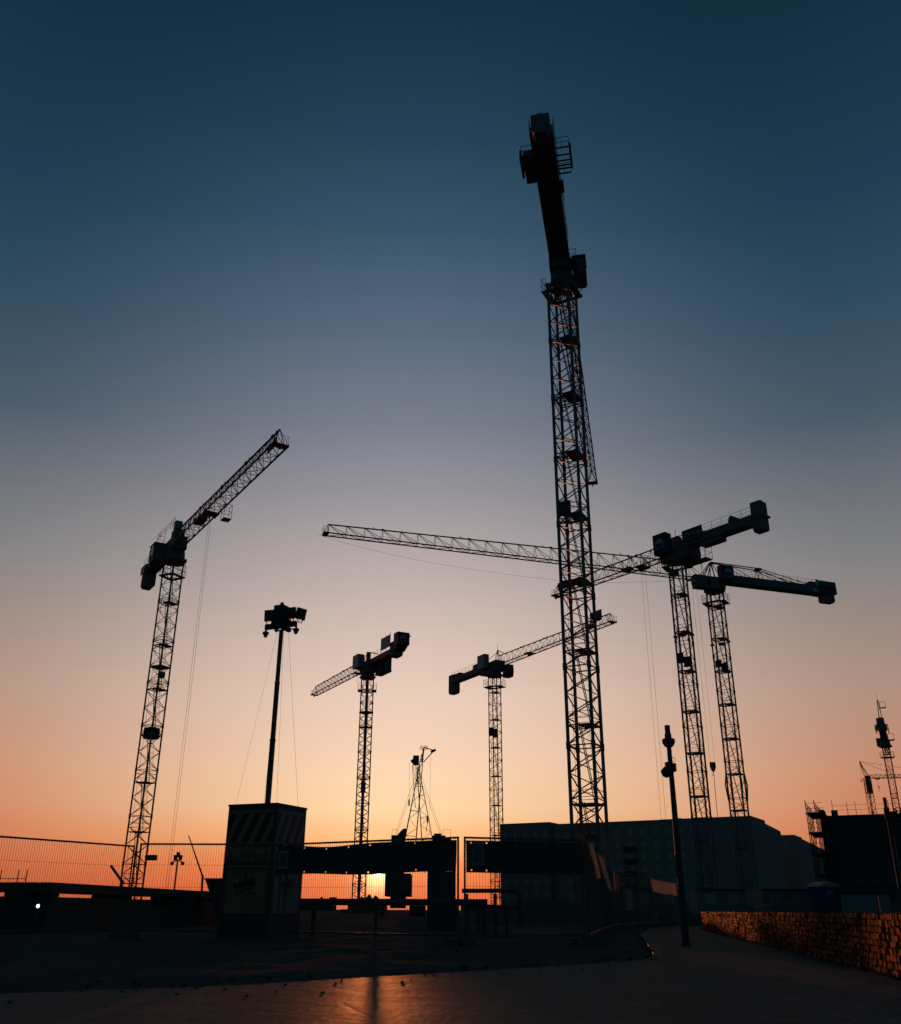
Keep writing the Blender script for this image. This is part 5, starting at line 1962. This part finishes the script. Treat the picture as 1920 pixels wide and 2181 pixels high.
# spoil heaps behind the stacks
def heap(x, y, rx, ry, hgt, label, seed):
    b = MB()
    n, m = 36, 14
    for j in range(m + 1):
        for i in range(n):
            a = 2 * math.pi * i / n
            k = j / m
            px, py = math.cos(a) * k * rx, math.sin(a) * k * ry
            z = hgt * max(0, 1 - k ** 1.6) + .14 * hgt * mnoise.fractal(Vector((px * .9 + seed, py * .9, seed)), 1, 2, 4) * (1 - k * .5)
            b.v.append(Vector((x + px, y + py, z - .1)))
    for j in range(m):
        for i in range(n):
            q = (i + 1) % n
            b.f.append((j * n + i, j * n + q, (j + 1) * n + q, (j + 1) * n + i))
    return tag(b.build('soil_heap', 'soil', smooth=False), label, 'soil heap', 'dark soil heaps on the site')
heap(-24, 58, 9, 5, 1.15, 'dark soil heap behind the sheet pile stack at the left edge', 2.0)
heap(-13.8, 54, 5.5, 4, 1.0, 'dark soil heap behind the long sheet pile stack', 7.3)
heap(5.8, 60, 6.5, 5, 1.35, 'dark soil heap behind the right banner', 5.1)
heap(27, 70, 12, 7, 1.6, 'wide dark soil heap behind the stone wall', 9.4)

# far horizon: a few low hall buildings
def far_hall(x, y, w, d, h, label, teeth):
    r = thing('distant_hall', label, 'building', (x, y, 0), 0, 'distant low halls on the horizon')
    b = MB()
    b.span(0, w, 0, d, 0, h)
    b.build('wall', 'darkcon', r)
    t = MB()
    for i in range(teeth):
        xa = w * i / teeth
        t.prism([(xa, 0, h), (xa + w / teeth * .9, 0, h), (xa + w / teeth * .45, 0, h + h * .35 * (0.5 + (i * 37 % 10) / 10))], (0, d, 0))
    t.build('roof', 'darkmetal', r)
far_hall(-62, 620, 22, 20, 5.5, 'distant low hall on the horizon just left of the sun gap', 3)
far_hall(-50, 560, 11, 14, 6.0, 'distant taller hall on the horizon under the sun', 3)
far_hall(-120, 700, 40, 20, 3.2, 'distant long flat hall on the horizon left of the water pipe', 4)
far_hall(8, 640, 26, 20, 3.0, 'distant long hall on the horizon under the right banner', 4)

# ------------------------------------------------------------------ tree at the right edge
def tree(x, y, hgt, rad, label, seed):
    rnd = random.Random(seed)
    r = thing('tree', label, 'tree', (x, y, 0))
    t = MB()
    t.bar((0, 0, -.1), (.1, 0, hgt * .55), .22, 8, .12)
    for k in range(7):
        a = k * .9
        e = Vector((math.cos(a) * rad * .6, math.sin(a) * rad * .6, hgt * (.55 + .05 * k)))
        t.bar((.08, 0, hgt * (.35 + .03 * k)), e, .07, 6, .02)
    t.build('trunk', 'bark', r)
    c = MB()
    clumps = [(Vector((rnd.gauss(0, rad * .45), rnd.gauss(0, rad * .45), hgt * .68 + rnd.gauss(0, rad * .38))), rnd.uniform(.35, .75) * rad * .5) for _ in range(34)]
    for p0, rr_ in clumps:
        for _ in range(110):
            d = Vector((rnd.gauss(0, 1), rnd.gauss(0, 1), rnd.gauss(0, 1))).normalized() * rr_ * rnd.random() ** .45
            p = p0 + d
            u = Vector((rnd.gauss(0, 1), rnd.gauss(0, 1), rnd.gauss(0, 1))).normalized() * rnd.uniform(.06, .13)
            v = u.cross(Vector((rnd.gauss(0, 1), rnd.gauss(0, 1), rnd.gauss(0, 1)))).normalized() * rnd.uniform(.04, .09)
            c.add([p - u, p + v, p + u, p - v], [(0, 1, 2, 3)])
    c.build('crown', 'leaf', r)
tree(30.9, 60, 6.6, 3.0, 'dark leafy tree cut off by the right edge', 4)
